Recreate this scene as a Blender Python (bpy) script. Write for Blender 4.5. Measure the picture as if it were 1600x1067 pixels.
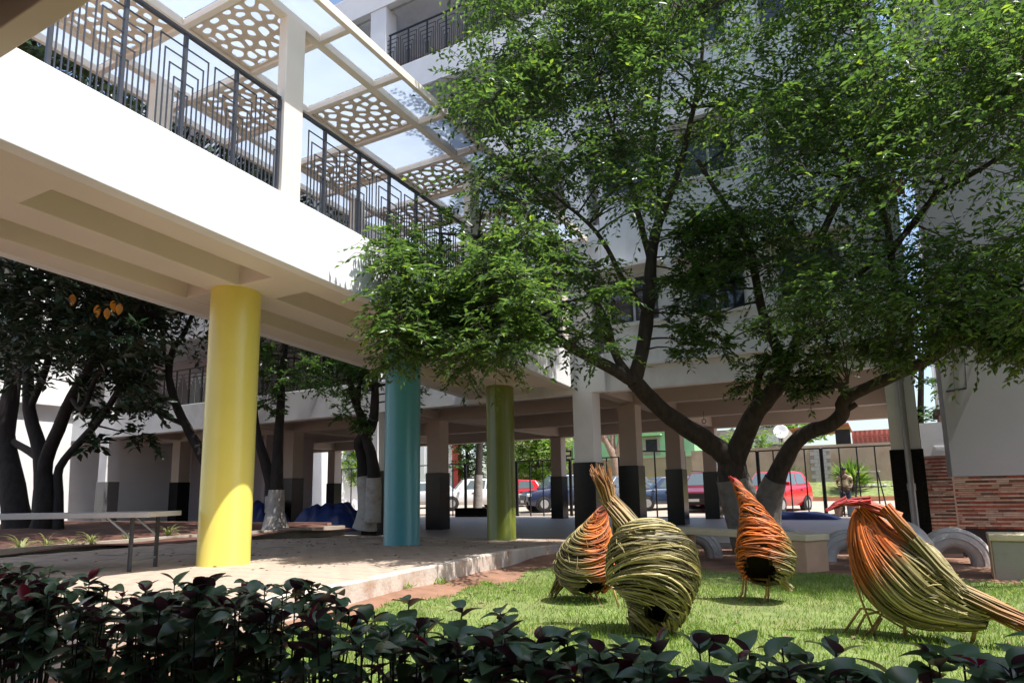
import bpy, bmesh, math, random
import numpy as np
from mathutils import Vector, Matrix
random.seed(7); rng = np.random.default_rng(11)
for o in list(bpy.data.objects): bpy.data.objects.remove(o)
SC = bpy.context.scene; COL = SC.collection
R = math.radians

# ---------------------------------------------------------------- camera
F_PX, CY = 1077.36, 595.4
_y, _p, _r = R(-29.556), R(9.2637), R(-0.9951)
EYE = np.array([0., 0., 1.])
fw = np.array([math.sin(_y)*math.cos(_p), math.cos(_y)*math.cos(_p), math.sin(_p)])
rt = np.array([math.cos(_y), -math.sin(_y), 0.]); up = np.cross(rt, fw)
rt, up = rt*math.cos(_r)+up*math.sin(_r), -rt*math.sin(_r)+up*math.cos(_r)
cd = bpy.data.cameras.new('camera'); cam = bpy.data.objects.new('camera', cd); COL.objects.link(cam)
cd.sensor_width = 36; cd.lens = F_PX/1600*36; cd.shift_y = (CY-533.5)/1600; cd.clip_start = .05; cd.clip_end = 2000
M = Matrix.Identity(4)
for i in range(3):
    M[i][0] = rt[i]; M[i][1] = up[i]; M[i][2] = -fw[i]; M[i][3] = EYE[i]
cam.matrix_world = M; SC.camera = cam

# ---------------------------------------------------------------- light
sun_dir = Vector((.385, -.035, .885)).normalized()          # towards the sun
W = bpy.data.worlds.new('World'); SC.world = W; W.use_nodes = True
nt = W.node_tree; bg = nt.nodes['Background']; sky = nt.nodes.new('ShaderNodeTexSky')
sky.sky_type = 'NISHITA'; sky.sun_disc = False
sky.sun_elevation = math.asin(sun_dir.z); sky.sun_rotation = math.atan2(sun_dir.x, sun_dir.y)
sky.dust_density = 2.0; sky.air_density = 1.0
nt.links.new(sky.outputs[0], bg.inputs[0]); bg.inputs[1].default_value = .15
sl = bpy.data.lights.new('sun', 'SUN'); sl.energy = 4.6; sl.angle = R(.53); sl.color = (1, .97, .93)
so = bpy.data.objects.new('sun', sl); COL.objects.link(so)
so.rotation_euler = sun_dir.to_track_quat('Z', 'Y').to_euler(); so.location = (10, 0, 30)
SC.view_settings.view_transform = 'Standard'; SC.view_settings.look = 'None'
SC.view_settings.exposure = 0.85; SC.view_settings.gamma = 1

# ---------------------------------------------------------------- pixel helpers (photograph pixels -> a ray; distance from what it touches)
def ray(x, y): return fw*F_PX+rt*(x-800)-up*(y-CY)
def onY(x, y, Y): d = ray(x, y); return EYE+d*(Y/d[1])
def onX(x, y, X): d = ray(x, y); return EYE+d*(X/d[0])
def onZ(x, y, z=0.): d = ray(x, y); return EYE+d*((z-1)/d[2])
def depth(P): return float((np.array(P)-EYE)@fw)
def m_px(P): return depth(P)/F_PX                             # metres per photo pixel at P
def onLot(x, y):
    d = ray(x, y); t = (1+28*.043)/(.043*d[1]-d[2]); return EYE+d*t      # lot rises 4.3 % beyond Y = 28
def lotz(Y): return max(0., (Y-28)*.043)

# ---------------------------------------------------------------- materials
MATS = {}
def mat(name, col, rough=.7, var=.12, scale=6., bump=0., bscale=40., spec=.5, metal=0., stain=None, stain_scale=1.2, stain_amt=.5, coat=0., stretch=None):
    m = bpy.data.materials.new(name); m.use_nodes = True; n = m.node_tree.nodes; l = m.node_tree.links
    b = n['Principled BSDF']; b.inputs['Roughness'].default_value = rough; b.inputs['Metallic'].default_value = metal
    b.inputs['Specular IOR Level'].default_value = spec
    if coat: b.inputs['Coat Weight'].default_value = coat; b.inputs['Coat Roughness'].default_value = .05
    tc = n.new('ShaderNodeTexCoord'); src = tc.outputs['Object']
    if stretch:
        mp = n.new('ShaderNodeMapping'); mp.inputs['Scale'].default_value = stretch; l.new(src, mp.inputs[0]); src = mp.outputs[0]
    nz = n.new('ShaderNodeTexNoise'); nz.inputs['Scale'].default_value = scale; nz.inputs['Detail'].default_value = 6; l.new(src, nz.inputs[0])
    rp = n.new('ShaderNodeValToRGB'); rp.color_ramp.elements[0].position = .3; rp.color_ramp.elements[1].position = .7
    c = np.array(col[:3], float)
    rp.color_ramp.elements[0].color = (*np.clip(c*(1-var), 0, 1), 1); rp.color_ramp.elements[1].color = (*np.clip(c*(1+var), 0, 1), 1)
    l.new(nz.outputs['Fac'], rp.inputs[0]); out = rp.outputs[0]
    if stain is not None:
        n2 = n.new('ShaderNodeTexNoise'); n2.inputs['Scale'].default_value = stain_scale; n2.inputs['Detail'].default_value = 8; n2.inputs['Roughness'].default_value = .65
        l.new(src, n2.inputs[0])
        r2 = n.new('ShaderNodeValToRGB'); r2.color_ramp.elements[0].position = .5; r2.color_ramp.elements[1].position = .72
        r2.color_ramp.elements[0].color = (0, 0, 0, 1); r2.color_ramp.elements[1].color = (stain_amt,)*3+(1,)
        l.new(n2.outputs['Fac'], r2.inputs[0])
        mx = n.new('ShaderNodeMixRGB'); mx.inputs[2].default_value = (*stain, 1); l.new(r2.outputs[0], mx.inputs[0]); l.new(out, mx.inputs[1]); out = mx.outputs[0]
    l.new(out, b.inputs['Base Color'])
    if bump:
        n3 = n.new('ShaderNodeTexNoise'); n3.inputs['Scale'].default_value = bscale; n3.inputs['Detail'].default_value = 5; l.new(src, n3.inputs[0])
        bp = n.new('ShaderNodeBump'); bp.inputs['Strength'].default_value = bump; bp.inputs['Distance'].default_value = .02
        l.new(n3.outputs['Fac'], bp.inputs['Height']); l.new(bp.outputs[0], b.inputs['Normal'])
    MATS[name] = m; return m
def leafmat(name, c0, c1, trans=.35, rough=.45, back=None, young=None, spec=.5):
    m = bpy.data.materials.new(name); m.use_nodes = True; n = m.node_tree.nodes; l = m.node_tree.links
    b = n['Principled BSDF']; b.inputs['Roughness'].default_value = rough; b.inputs['Specular IOR Level'].default_value = spec
    g = n.new('ShaderNodeNewGeometry'); rp = n.new('ShaderNodeValToRGB')
    rp.color_ramp.elements[0].color = (*c0, 1); rp.color_ramp.elements[1].color = (*c1, 1)
    if young:
        e = rp.color_ramp.elements.new(.93); e.color = (*c1, 1); rp.color_ramp.elements[-1].color = (*young, 1)
    l.new(g.outputs['Random Per Island'], rp.inputs[0]); out = rp.outputs[0]
    if back:
        mx = n.new('ShaderNodeMixRGB'); mx.inputs[2].default_value = (*back, 1); l.new(g.outputs['Backfacing'], mx.inputs[0]); l.new(out, mx.inputs[1]); out = mx.outputs[0]
    l.new(out, b.inputs['Base Color'])
    if trans:
        t = n.new('ShaderNodeBsdfTranslucent'); hs = n.new('ShaderNodeHueSaturation'); hs.inputs['Hue'].default_value = .478; hs.inputs['Value'].default_value = 2.3; hs.inputs['Saturation'].default_value = 1.05
        l.new(out, hs.inputs['Color']); l.new(hs.outputs[0], t.inputs[0])
        ms = n.new('ShaderNodeMixShader'); ms.inputs[0].default_value = trans
        l.new(b.outputs[0], ms.inputs[1]); l.new(t.outputs[0], ms.inputs[2]); l.new(ms.outputs[0], n['Material Output'].inputs[0])
    MATS[name] = m; return m
def colmat(name, rough=.7, mul=1., bump=0.):
    m = bpy.data.materials.new(name); m.use_nodes = True; n = m.node_tree.nodes; l = m.node_tree.links
    b = n['Principled BSDF']; b.inputs['Roughness'].default_value = rough
    a = n.new('ShaderNodeVertexColor'); a.layer_name = 'Col'
    g = n.new('ShaderNodeNewGeometry'); mr = n.new('ShaderNodeMapRange'); mr.inputs[3].default_value = .28*mul; mr.inputs[4].default_value = 1.25*mul
    l.new(g.outputs['Random Per Island'], mr.inputs[0])
    mx = n.new('ShaderNodeMixRGB'); mx.blend_type = 'MULTIPLY'; mx.inputs[0].default_value = 1
    l.new(a.outputs[0], mx.inputs[1]); l.new(mr.outputs[0], mx.inputs[2]); l.new(mx.outputs[0], b.inputs['Base Color'])
    MATS[name] = m; return m

mat('plaster', (.78, .78, .78), .8, .05, 1.5, .08, 25, stain=(.5, .5, .49), stain_scale=.9, stain_amt=.28)
mat('facade', (.78, .80, .81), 0.85, .06, 1.2, .16, 9, stain=(.36, .37, .36), stain_scale=.8, stain_amt=.5, stretch=(1, 1, .6))
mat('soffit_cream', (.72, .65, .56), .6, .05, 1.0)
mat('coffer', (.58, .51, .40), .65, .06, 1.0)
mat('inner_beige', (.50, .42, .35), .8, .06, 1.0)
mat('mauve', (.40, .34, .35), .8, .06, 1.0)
mat('pergola_cream', (.76, .69, .60), .45, .04, 2)
mat('panel_tan', (.64, .54, .42), .55, .05, 3)
mat('iron', (.018, .018, .02), .4, .2, 12)
mat('iron_grey', (.045, .047, .055), .4, .2, 12)
mat('yellow_paint', (.80, .69, .14), .32, .04, 2, .05, 6, coat=.15)
mat('teal_paint', (.075, .30, .345), .32, .06, 2, .05, 6, coat=.15)
mat('olive_paint', (.17, .205, .03), .32, .06, 2, .05, 6, coat=.15)
mat('granite', (.006, .006, .007), .2, .5, 60, spec=.3)
mat('granite_grey', (.14, .14, .14), .3, .3, 60)
mat('paver', (.40, .315, .245), .85, .16, 5, .3, 60, stain=(.28, .21, .16), stain_scale=1.0, stain_amt=.5)
mat('joint', (.22, .16, .12), .95, .2, 10)
mat('kerb_white', (.58, .50, .43), .8, .12, 4, .3, 30, stain=(.34, .17, .09), stain_scale=2.6, stain_amt=.85)
mat('kerb_old', (.44, .38, .31), .85, .15, 4, .3, 30, stain=(.2, .12, .08), stain_scale=2, stain_amt=.6)
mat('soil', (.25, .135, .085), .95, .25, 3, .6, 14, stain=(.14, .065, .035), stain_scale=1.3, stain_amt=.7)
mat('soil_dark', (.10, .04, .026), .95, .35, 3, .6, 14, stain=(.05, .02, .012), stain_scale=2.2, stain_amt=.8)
mat('turf_base', (.15, .19, .055), .95, .3, 5, .5, 40, stain=(.24, .19, .09), stain_scale=1.6, stain_amt=.5)
mat('tilefloor', (.34, .30, .27), .48, .08, 1.2, stain=(.26, .22, .19), stain_scale=1.2, stain_amt=.5)
mat('lot', (.36, .30, .24), .95, .12, 1.2, .3, 30, stain=(.36, .26, .18), stain_scale=.5, stain_amt=.6)
mat('bark', (.046, .035, .028), .9, .35, 14, .7, 30, stretch=(1, 1, .35))
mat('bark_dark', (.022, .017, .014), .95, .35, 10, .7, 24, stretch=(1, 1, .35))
mat('bark_pale', (.30, .21, .15), .9, .25, 10, .5, 24)
mat('whitewash', (.36, .335, .30), .95, .12, 9, .5, 26, stain=(.20, .13, .09), stain_scale=4, stain_amt=.8)
mat('dirty_shaded_whitewash', (.17, .155, .135), .95, .2, 9, .5, 26, stain=(.08, .06, .045), stain_scale=4, stain_amt=.8)  # main tree's whitewash: its dirt and its shade both put into the colour
mat('bench_cream', (.62, .53, .36), .8, .08, 4, .2, 40, stain=(.40, .26, .15), stain_scale=3, stain_amt=.5)
mat('bench_shaded', (.36, .34, .28), .85, .12, 6, .2, 60, stain=(.2, .16, .11), stain_scale=3, stain_amt=.5)  # grey of the tree-shaded bench front put into the colour
mat('bench_side', (.52, .34, .22), .85, .1, 4, .2, 40)
mat('tyre_paint', (.50, .48, .45), .65, .14, 7, .25, 40, stain=(.22, .15, .10), stain_scale=3.5, stain_amt=.75)
mat('tyre_white', (.78, .77, .75), .6, .1, 7, .2, 40, stain=(.35, .28, .22), stain_scale=3, stain_amt=.5)
mat('greywall', (.30, .31, .33), .8, .05, 1.0, .04, 20, stain=(.25, .26, .28), stain_scale=.6, stain_amt=.5)
mat('strip_red', (.25, .06, .04), .45, .2, 20); mat('strip_cream', (.38, .27, .21), .5, .12, 20); mat('strip_tan', (.36, .20, .14), .5, .15, 20); mat('strip_dark', (.10, .045, .035), .45, .2, 20)
mat('steel', (.45, .45, .45), .35, .08, 6, metal=.8)
mat('pipe', (.36, .37, .38), .35, .08, 6, metal=.2)
mat('steel_dark', (.06, .06, .065), .45, .2, 8, metal=.4)
mat('tabletop', (.50, .48, .45), .4, .06, 5)
mat('tarp', (.012, .035, .16), .38, .2, 6, .3, 30)
mat('shade_core', (.05, .035, .018), .95, .3, 20)
mat('rubber', (.012, .012, .012), .8, .2, 10); mat('rim', (.5, .5, .5), .35, .1, 5, metal=.7)
mat('black_plastic', (.012, .012, .013), .5, .2, 10)
mat('lamp_glass', (.75, .77, .8), .1, .05, 5); mat('plate', (.7, .7, .68), .5, .05, 5)
for nme, c in (('silver', (.42, .43, .45)), ('white_car', (.68, .68, .68)), ('red_car', (.55, .012, .022)), ('navy_car', (.02, .03, .075)), ('blue_car', (.03, .055, .11)), ('maroon_car', (.16, .012, .025)), ('grey_car', (.09, .10, .11))):
    mat(nme, c, .3, .02, 3, coat=.8, spec=.5)
mat('green_house', (.36, .66, .34), .85, .05, 1, .1, 20, stain=(.26, .46, .25), stain_scale=.5, stain_amt=.5)
mat('block', (.42, .36, .29), .9, .15, 3, .3, 30); mat('mortar', (.30, .26, .21), .95, .1, 5)
mat('block_grey', (.36, .35, .33), .9, .15, 3, .3, 30)
mat('tanwall', (.36, .28, .20), .9, .12, 1, .2, 20, stain=(.22, .14, .09), stain_scale=.6, stain_amt=.7)
mat('red_sheet', (.42, .11, .075), .6, .12, 2, stain=(.3, .12, .09), stain_scale=1, stain_amt=.5)
mat('white_house', (.80, .80, .79), .8, .04, 1); mat('red_pillar', (.55, .07, .06), .6, .08, 2); mat('yellow_house', (.62, .52, .28), .85, .06, 1)
mat('orange_kerb', (.45, .20, .10), .9, .15, 2); mat('grass_bank', (.16, .20, .06), .95, .4, 6, .5, 20, stain=(.25, .19, .1), stain_scale=1.2, stain_amt=.6)
mat('skin', (.13, .07, .045), .6, .08, 10); mat('shirt', (.40, .33, .20), .85, .08, 10); mat('trousers', (.025, .03, .05), .85, .2, 10); mat('hair', (.008, .007, .006), .6, .2, 20)
mat('bucket', (.12, .16, .2), .5, .1, 8); mat('bucket_brown', (.2, .12, .09), .6, .1, 8)
mat('door_dark', (.02, .02, .022), .4, .2, 4); mat('door_beige', (.34, .29, .27), .6, .05, 2)
mat('hole', (.03, .03, .03), .9, .2, 3); mat('frame_white', (.7, .71, .72), .5, .04, 4); mat('dish', (.75, .75, .74), .5, .04, 4)
mat('red_sign', (.5, .04, .03), .5, .1, 5); mat('rebar', (.25, .16, .08), .6, .2, 20); mat('leg_cane', (.45, .27, .10), .6, .2, 25)
mat('hedge_stem', (.03, .022, .016), .85, .3, 30); mat('fruit_box', (.3, .1, .05), .7)
leafmat('leaf_main', (.03, .07, .017), (.07, .145, .028), .45, .33, young=(.17, .28, .03))
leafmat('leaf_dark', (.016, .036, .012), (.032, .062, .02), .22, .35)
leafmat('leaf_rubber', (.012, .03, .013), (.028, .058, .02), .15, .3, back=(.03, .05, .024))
leafmat('leaf_mid', (.03, .075, .018), (.06, .13, .025), .35, .4)
leafmat('leaf_far', (.06, .14, .02), (.16, .27, .04), .35, .5)
leafmat('leaf_hedge', (.045, .10, .05), (.095, .18, .09), .15, .3, back=(.06, .022, .028))
leafmat('leaf_burgundy', (.10, .008, .014), (.17, .014, .02), .25, .35)
leafmat('leaf_orange', (.50, .19, .02), (.58, .26, .03), .3, .45)
leafmat('leaf_spider', (.14, .20, .05), (.30, .32, .13), .25, .45)
leafmat('blade', (.10, .20, .025), (.22, .34, .055), .35, .6, young=(.32, .28, .11))
colmat('straw', .62)
# glass & frosted roof sheets
def glassmat(name, col, rough=.05, alpha=None):
    m = bpy.data.materials.new(name); m.use_nodes = True; b = m.node_tree.nodes['Principled BSDF']
    b.inputs['Base Color'].default_value = (*col, 1); b.inputs['Roughness'].default_value = rough; b.inputs['Specular IOR Level'].default_value = .8
    n = m.node_tree.nodes; l = m.node_tree.links
    nz = n.new('ShaderNodeTexNoise'); nz.inputs['Scale'].default_value = .8; bp = n.new('ShaderNodeBump'); bp.inputs['Strength'].default_value = .03
    l.new(nz.outputs[0], bp.inputs['Height']); l.new(bp.outputs[0], b.inputs['Normal'])
    MATS[name] = m
glassmat('pane', (.03, .035, .04)); glassmat('car_glass', (.10, .13, .14), .03)
m = bpy.data.materials.new('frosted'); m.use_nodes = True; n = m.node_tree.nodes; l = m.node_tree.links
b = n['Principled BSDF']; b.inputs['Base Color'].default_value = (.8, .82, .84, 1); b.inputs['Roughness'].default_value = .25
t = n.new('ShaderNodeBsdfTranslucent'); nz = n.new('ShaderNodeTexNoise'); nz.inputs['Scale'].default_value = 1.4; nz.inputs['Detail'].default_value = 4
rp = n.new('ShaderNodeValToRGB'); rp.color_ramp.elements[0].color = (.53, .59, .67, 1); rp.color_ramp.elements[1].color = (.63, .68, .75, 1)
l.new(nz.outputs['Fac'], rp.inputs[0]); l.new(rp.outputs[0], t.inputs[0])
ms = n.new('ShaderNodeMixShader'); ms.inputs[0].default_value = .8; l.new(b.outputs[0], ms.inputs[1]); l.new(t.outputs[0], ms.inputs[2]); l.new(ms.outputs[0], n['Material Output'].inputs[0])
MATS['frosted'] = m

# ---------------------------------------------------------------- mesh helpers
class MB:
    def __init__(s): s.v = []; s.f = []; s.c = []
    def add(s, vs, fs, col=None):
        k = len(s.v); s.v += [tuple(map(float, q)) for q in vs]; s.f += [tuple(i+k for i in q) for q in fs]
        if col is not None: s.c += [col]*len(vs) if not isinstance(col, list) else col
    def box(s, x0, x1, y0, y1, z0, z1, sl=0.):
        # sl: z falls by sl per metre of Y (for the ramp)
        v = [(x, y, z-sl*y) for z in (z0, z1) for y in (y0, y1) for x in (x0, x1)]
        s.add(v, [(0, 2, 3, 1), (4, 5, 7, 6), (0, 1, 5, 4), (2, 6, 7, 3), (0, 4, 6, 2), (1, 3, 7, 5)])
    def obox(s, c, ax, ay, az, hx, hy, hz):
        c, ax, ay, az = map(np.array, (c, ax, ay, az))
        v = [c+ax*hx*i+ay*hy*j+az*hz*k for k in (-1, 1) for j in (-1, 1) for i in (-1, 1)]
        s.add(v, [(0, 2, 3, 1), (4, 5, 7, 6), (0, 1, 5, 4), (2, 6, 7, 3), (0, 4, 6, 2), (1, 3, 7, 5)])
    def bar(s, a, b, w, h=None, upv=(0, 0, 1)):
        a = np.array(a, float); b = np.array(b, float); d = b-a; L = np.linalg.norm(d); d /= L
        u = np.array(upv, float)
        if abs(d@u) > .98: u = np.array((0, 1., 0))
        sx = np.cross(d, u); sx /= np.linalg.norm(sx); uz = np.cross(sx, d)
        s.obox((a+b)/2, d, sx, uz, L/2, w/2, (h or w)/2)
    def tube(s, pts, rad, n=6, cap=True, col=None, wob=0.):
        pts = [np.array(p, float) for p in pts]; k0 = len(s.v); N = len(pts)
        if not hasattr(rad, '__len__'): rad = [rad]*N
        u = None; vs = []; cl = []
        for i, p in enumerate(pts):
            d = pts[min(i+1, N-1)]-pts[max(i-1, 0)]; d = d/(np.linalg.norm(d)+1e-9)
            if u is None: u = np.cross(d, (0, 0, 1.) if abs(d[2]) < .9 else (1., 0, 0))
            u = u-d*(u@d); u /= np.linalg.norm(u)+1e-9; w = np.cross(d, u)
            for j in range(n):
                a = 2*math.pi*j/n; rr = rad[i]*(1+(wob*random.uniform(-1, 1) if wob else 0))
                vs.append(p+(u*math.cos(a)+w*math.sin(a))*rr)
                if col is not None: cl.append(col[i] if isinstance(col, list) else col)
        fs = [(i*n+j, i*n+(j+1) % n, (i+1)*n+(j+1) % n, (i+1)*n+j) for i in range(N-1) for j in range(n)]
        if cap: fs += [tuple(range(n-1, -1, -1)), tuple((N-1)*n+j for j in range(n))]
        s.add(vs, fs, cl if col is not None else None)
    def lathe(s, prof, n=24, c=(0, 0, 0)):
        vs = [(c[0]+r*math.cos(2*math.pi*j/n), c[1]+r*math.sin(2*math.pi*j/n), c[2]+z) for r, z in prof for j in range(n)]
        fs = [(i*n+j, i*n+(j+1) % n, (i+1)*n+(j+1) % n, (i+1)*n+j) for i in range(len(prof)-1) for j in range(n)]
        fs += [tuple(range(n-1, -1, -1)), tuple((len(prof)-1)*n+j for j in range(n))]
        s.add(vs, fs)
    def prism(s, poly, a, b, axis='y'):
        n = len(poly); mk = {'y': lambda p, t: (p[0], t, p[1]), 'x': lambda p, t: (t, p[0], p[1]), 'z': lambda p, t: (p[0], p[1], t)}[axis]
        s.add([mk(p, a) for p in poly]+[mk(p, b) for p in poly], [tuple(range(n))[::-1], tuple(range(n, 2*n))]+[(i, (i+1) % n, n+(i+1) % n, n+i) for i in range(n)])
    def mesh(s, name, m, smooth=False):
        me = bpy.data.meshes.new(name); me.from_pydata(s.v, [], s.f); me.materials.append(MATS[m] if isinstance(m, str) else m)
        if s.c:
            a = me.color_attributes.new('Col', 'FLOAT_COLOR', 'POINT'); a.data.foreach_set('color', np.array([(*c[:3], 1) for c in s.c], dtype=np.float32).ravel())
        bm = bmesh.new(); bm.from_mesh(me); bmesh.ops.recalc_face_normals(bm, faces=bm.faces); bm.to_mesh(me); bm.free()
        if smooth: me.polygons.foreach_set('use_smooth', [True]*len(me.polygons))
        me.update(); return me
    def build(s, name, m, parent=None, smooth=False, bevel=0., kind=None):
        o = bpy.data.objects.new(name, s.mesh(name, m, smooth)); COL.objects.link(o)
        if parent is not None: o.parent = parent; 
        if bevel:
            bv = o.modifiers.new('bevel', 'BEVEL'); bv.width = bevel; bv.segments = 2; bv.limit_method = 'ANGLE'
        if kind: o['kind'] = kind
        return o
def auto_smooth(o, ang=40):
    o.data.polygons.foreach_set('use_smooth', [True]*len(o.data.polygons))
    try: o.data.set_sharp_from_angle(angle=R(ang))
    except Exception: pass
    return o
def tag(o, label, cat, group=None):
    o['label'] = label; o['category'] = cat
    if group: o['group'] = group
    return o
def thing(name, label, cat, loc=(0, 0, 0), rz=0., group=None):
    o = bpy.data.objects.new(name, None); COL.objects.link(o); o.location = loc; o.rotation_euler = (0, 0, rz); o.empty_display_size = .2
    return tag(o, label, cat, group)
def inst(name, me, parent, loc=(0, 0, 0), rot=None, sc=None):
    o = bpy.data.objects.new(name, me); COL.objects.link(o); o.parent = parent; o.location = loc
    if rot is not None: o.rotation_euler = rot
    if sc is not None: o.scale = sc if hasattr(sc, '__len__') else (sc,)*3
    return o
def struct(o): o['kind'] = 'structure'; return o
def bx(name, m, parent, *a, bevel=0., sl=0.):
    q = MB(); q.box(*a, sl=sl); return q.build(name, m, parent, bevel=bevel)
def leaf_mesh(name, base, d, nrm, L, Wd, m, fold=.18):
    """many leaves in one mesh: each a folded diamond with its own mid-rib"""
    base = np.asarray(base); N = len(base); L = np.broadcast_to(L, N)[:, None]; Wd = np.broadcast_to(Wd, N)[:, None]
    d = d/np.linalg.norm(d, axis=1, keepdims=True); s = np.cross(d, nrm); s /= np.linalg.norm(s, axis=1, keepdims=True)+1e-9; nn = np.cross(s, d)
    v = np.empty((N, 4, 3)); v[:, 0] = base; v[:, 1] = base+d*L*.45+s*Wd*.5+nn*Wd*fold; v[:, 2] = base+d*L-nn*L*.08; v[:, 3] = base+d*L*.45-s*Wd*.5+nn*Wd*fold
    me = bpy.data.meshes.new(name); me.vertices.add(N*4); me.vertices.foreach_set('co', v.ravel().astype(np.float32))
    idx = (np.arange(N)[:, None]*4+np.array([0, 1, 2, 0, 2, 3])).ravel()
    me.loops.add(N*6); me.loops.foreach_set('vertex_index', idx.astype(np.int32))
    me.polygons.add(N*2); me.polygons.foreach_set('loop_start', np.arange(0, N*6, 3, dtype=np.int32)); me.polygons.foreach_set('loop_total', np.full(N*2, 3, dtype=np.int32))
    me.materials.append(MATS[m]); me.update(calc_edges=True); return me
def rand_unit(n):
    v = rng.normal(size=(n, 3)); return v/np.linalg.norm(v, axis=1, keepdims=True)
def foliage(clumps, twigs, per, llen, lwid, droop=.35, flat=.5):
    """clumps: (centre, radius). returns leaf arrays and twig segments. Leaves sit in two rows along drooping twigs."""
    B, D, Nn, L, Wd, tw = [], [], [], [], [], []
    for c, r in clumps:
        k = max(3, int(twigs*rng.uniform(.75, 1.25)))
        dirs = rand_unit(k); dirs[:, 2] = dirs[:, 2]*flat+.1; dirs /= np.linalg.norm(dirs, axis=1, keepdims=True)
        for d in dirs:
            s0 = c+d*r*rng.uniform(0, .45); ln = r*rng.uniform(.55, 1.0); side = np.cross(d, (0, 0, 1)); side /= np.linalg.norm(side)+1e-9
            p1 = s0+d*ln*.6; p2 = s0+d*ln+np.array((0, 0, -droop*ln)); tw.append((s0, p1, p2))
            t = np.linspace(.12, 1, per)
            P = (1-t)[:, None]**2*s0+(2*t*(1-t))[:, None]*p1+(t**2)[:, None]*p2
            sg = np.where(np.arange(per) % 2 == 0, 1., -1.)[:, None]
            dd = side*sg*.9+d*.65+rng.normal(size=(per, 3))*.28; dd[:, 2] -= rng.uniform(.0, .45, per)
            nn = np.array((0, 0, 1.))+rng.normal(size=(per, 3))*.45
            B.append(P); D.append(dd); Nn.append(nn); L.append(llen*rng.uniform(.7, 1.25, per)); Wd.append(lwid*rng.uniform(.75, 1.2, per))
    return np.concatenate(B), np.concatenate(D), np.concatenate(Nn), np.concatenate(L), np.concatenate(Wd), tw

# ================================================================= THE SETTING
SLP = .0613
def fz(Y):                                                   # walkway floor height
    return .17 if Y < 9.2 else max(0., .17-(Y-9.2)*.17/4.5)
def near_kerb_x(Y): return -4.62-(Y-4.0)*.112 if Y < 13.9 else -5.7
# ground sheet to the horizon
q = MB(); q.add([(-300, -200, -.45), (300, -200, -.45), (300, 26, -.45), (-300, 26, -.45)], [(0, 1, 2, 3)])
struct(q.build('ground', 'soil'))
# soil terrain around lawn (fine grid)
q = MB(); xs = np.linspace(-7.0, 14, 85); ys = np.linspace(-3, 13.9, 70)
def soilz(x, y):
    e = x-near_kerb_x(y); z = -.10+.09*math.exp(-max(e, 0)/.6)
    return z+.012*math.sin(x*3.1+y*1.7)+.010*math.sin(x*1.3-y*2.9)
vs = [(x, y, soilz(x, y)) for y in ys for x in xs]; nx = len(xs)
q.add(vs, [(j*nx+i, j*nx+i+1, (j+1)*nx+i+1, (j+1)*nx+i) for j in range(len(ys)-1) for i in range(nx-1)])
struct(q.build('soil_ground', 'soil', smooth=True))
# turf sheet
def lawn_in(x, y):
    e = x-near_kerb_x(y)
    return e > .38+.3*max(0, (y-5)/5)+.12*math.sin(y*4+x) and 2.75 < y < 9.75+.12*math.sin(x*3.7)+.35*(x > 1)
q = MB(); xs2 = np.linspace(-5.2, 9, 150); ys2 = np.linspace(2.7, 10.2, 90)
idx = {}
for j in range(len(ys2)-1):
    for i in range(len(xs2)-1):
        xc, yc = (xs2[i]+xs2[i+1])/2, (ys2[j]+ys2[j+1])/2
        if not lawn_in(xc, yc): continue
        ff = []
        for a, b2 in ((i, j), (i+1, j), (i+1, j+1), (i, j+1)):
            if (a, b2) not in idx:
                idx[(a, b2)] = len(q.v); q.v.append((xs2[a], ys2[b2], soilz(xs2[a], ys2[b2])+.008))
            ff.append(idx[(a, b2)])
        q.f.append(tuple(ff))
struct(q.build('lawn', 'turf_base', smooth=True))
# grass blades
N = 90000; gx = rng.uniform(-5, 3.6, N*2); gy = 2.75+(rng.uniform(0, 1, N*2)**1.25)*7.3
keep = np.array([lawn_in(a, b2) for a, b2 in zip(gx, gy)]) & (gx < .62*gy+.4); gx, gy = gx[keep][:N], gy[keep][:N]
pat = np.sin(gx*2.3+gy*1.1)+np.sin(gx*.9-gy*2.1+1)+rng.normal(size=len(gx))*.8
kp = pat > -1.7; gx, gy, pat = gx[kp], gy[kp], pat[kp]
gz = np.array([soilz(a, b2) for a, b2 in zip(gx, gy)])
d = rng.normal(size=(len(gx), 3))*.45; d[:, 2] = 1
gme = leaf_mesh('grass', np.stack([gx, gy, gz], 1), d, rand_unit(len(gx))*np.array((1, 1, .2)), rng.uniform(.028, .062, len(gx))*(1+.18*np.clip(pat, -1, 1.5)), .006, 'blade', .3)
go = bpy.data.objects.new('grass', gme); COL.objects.link(go); go['kind'] = 'stuff'; tag(go, 'short bright green grass of the sunny lawn', 'grass')

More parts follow.
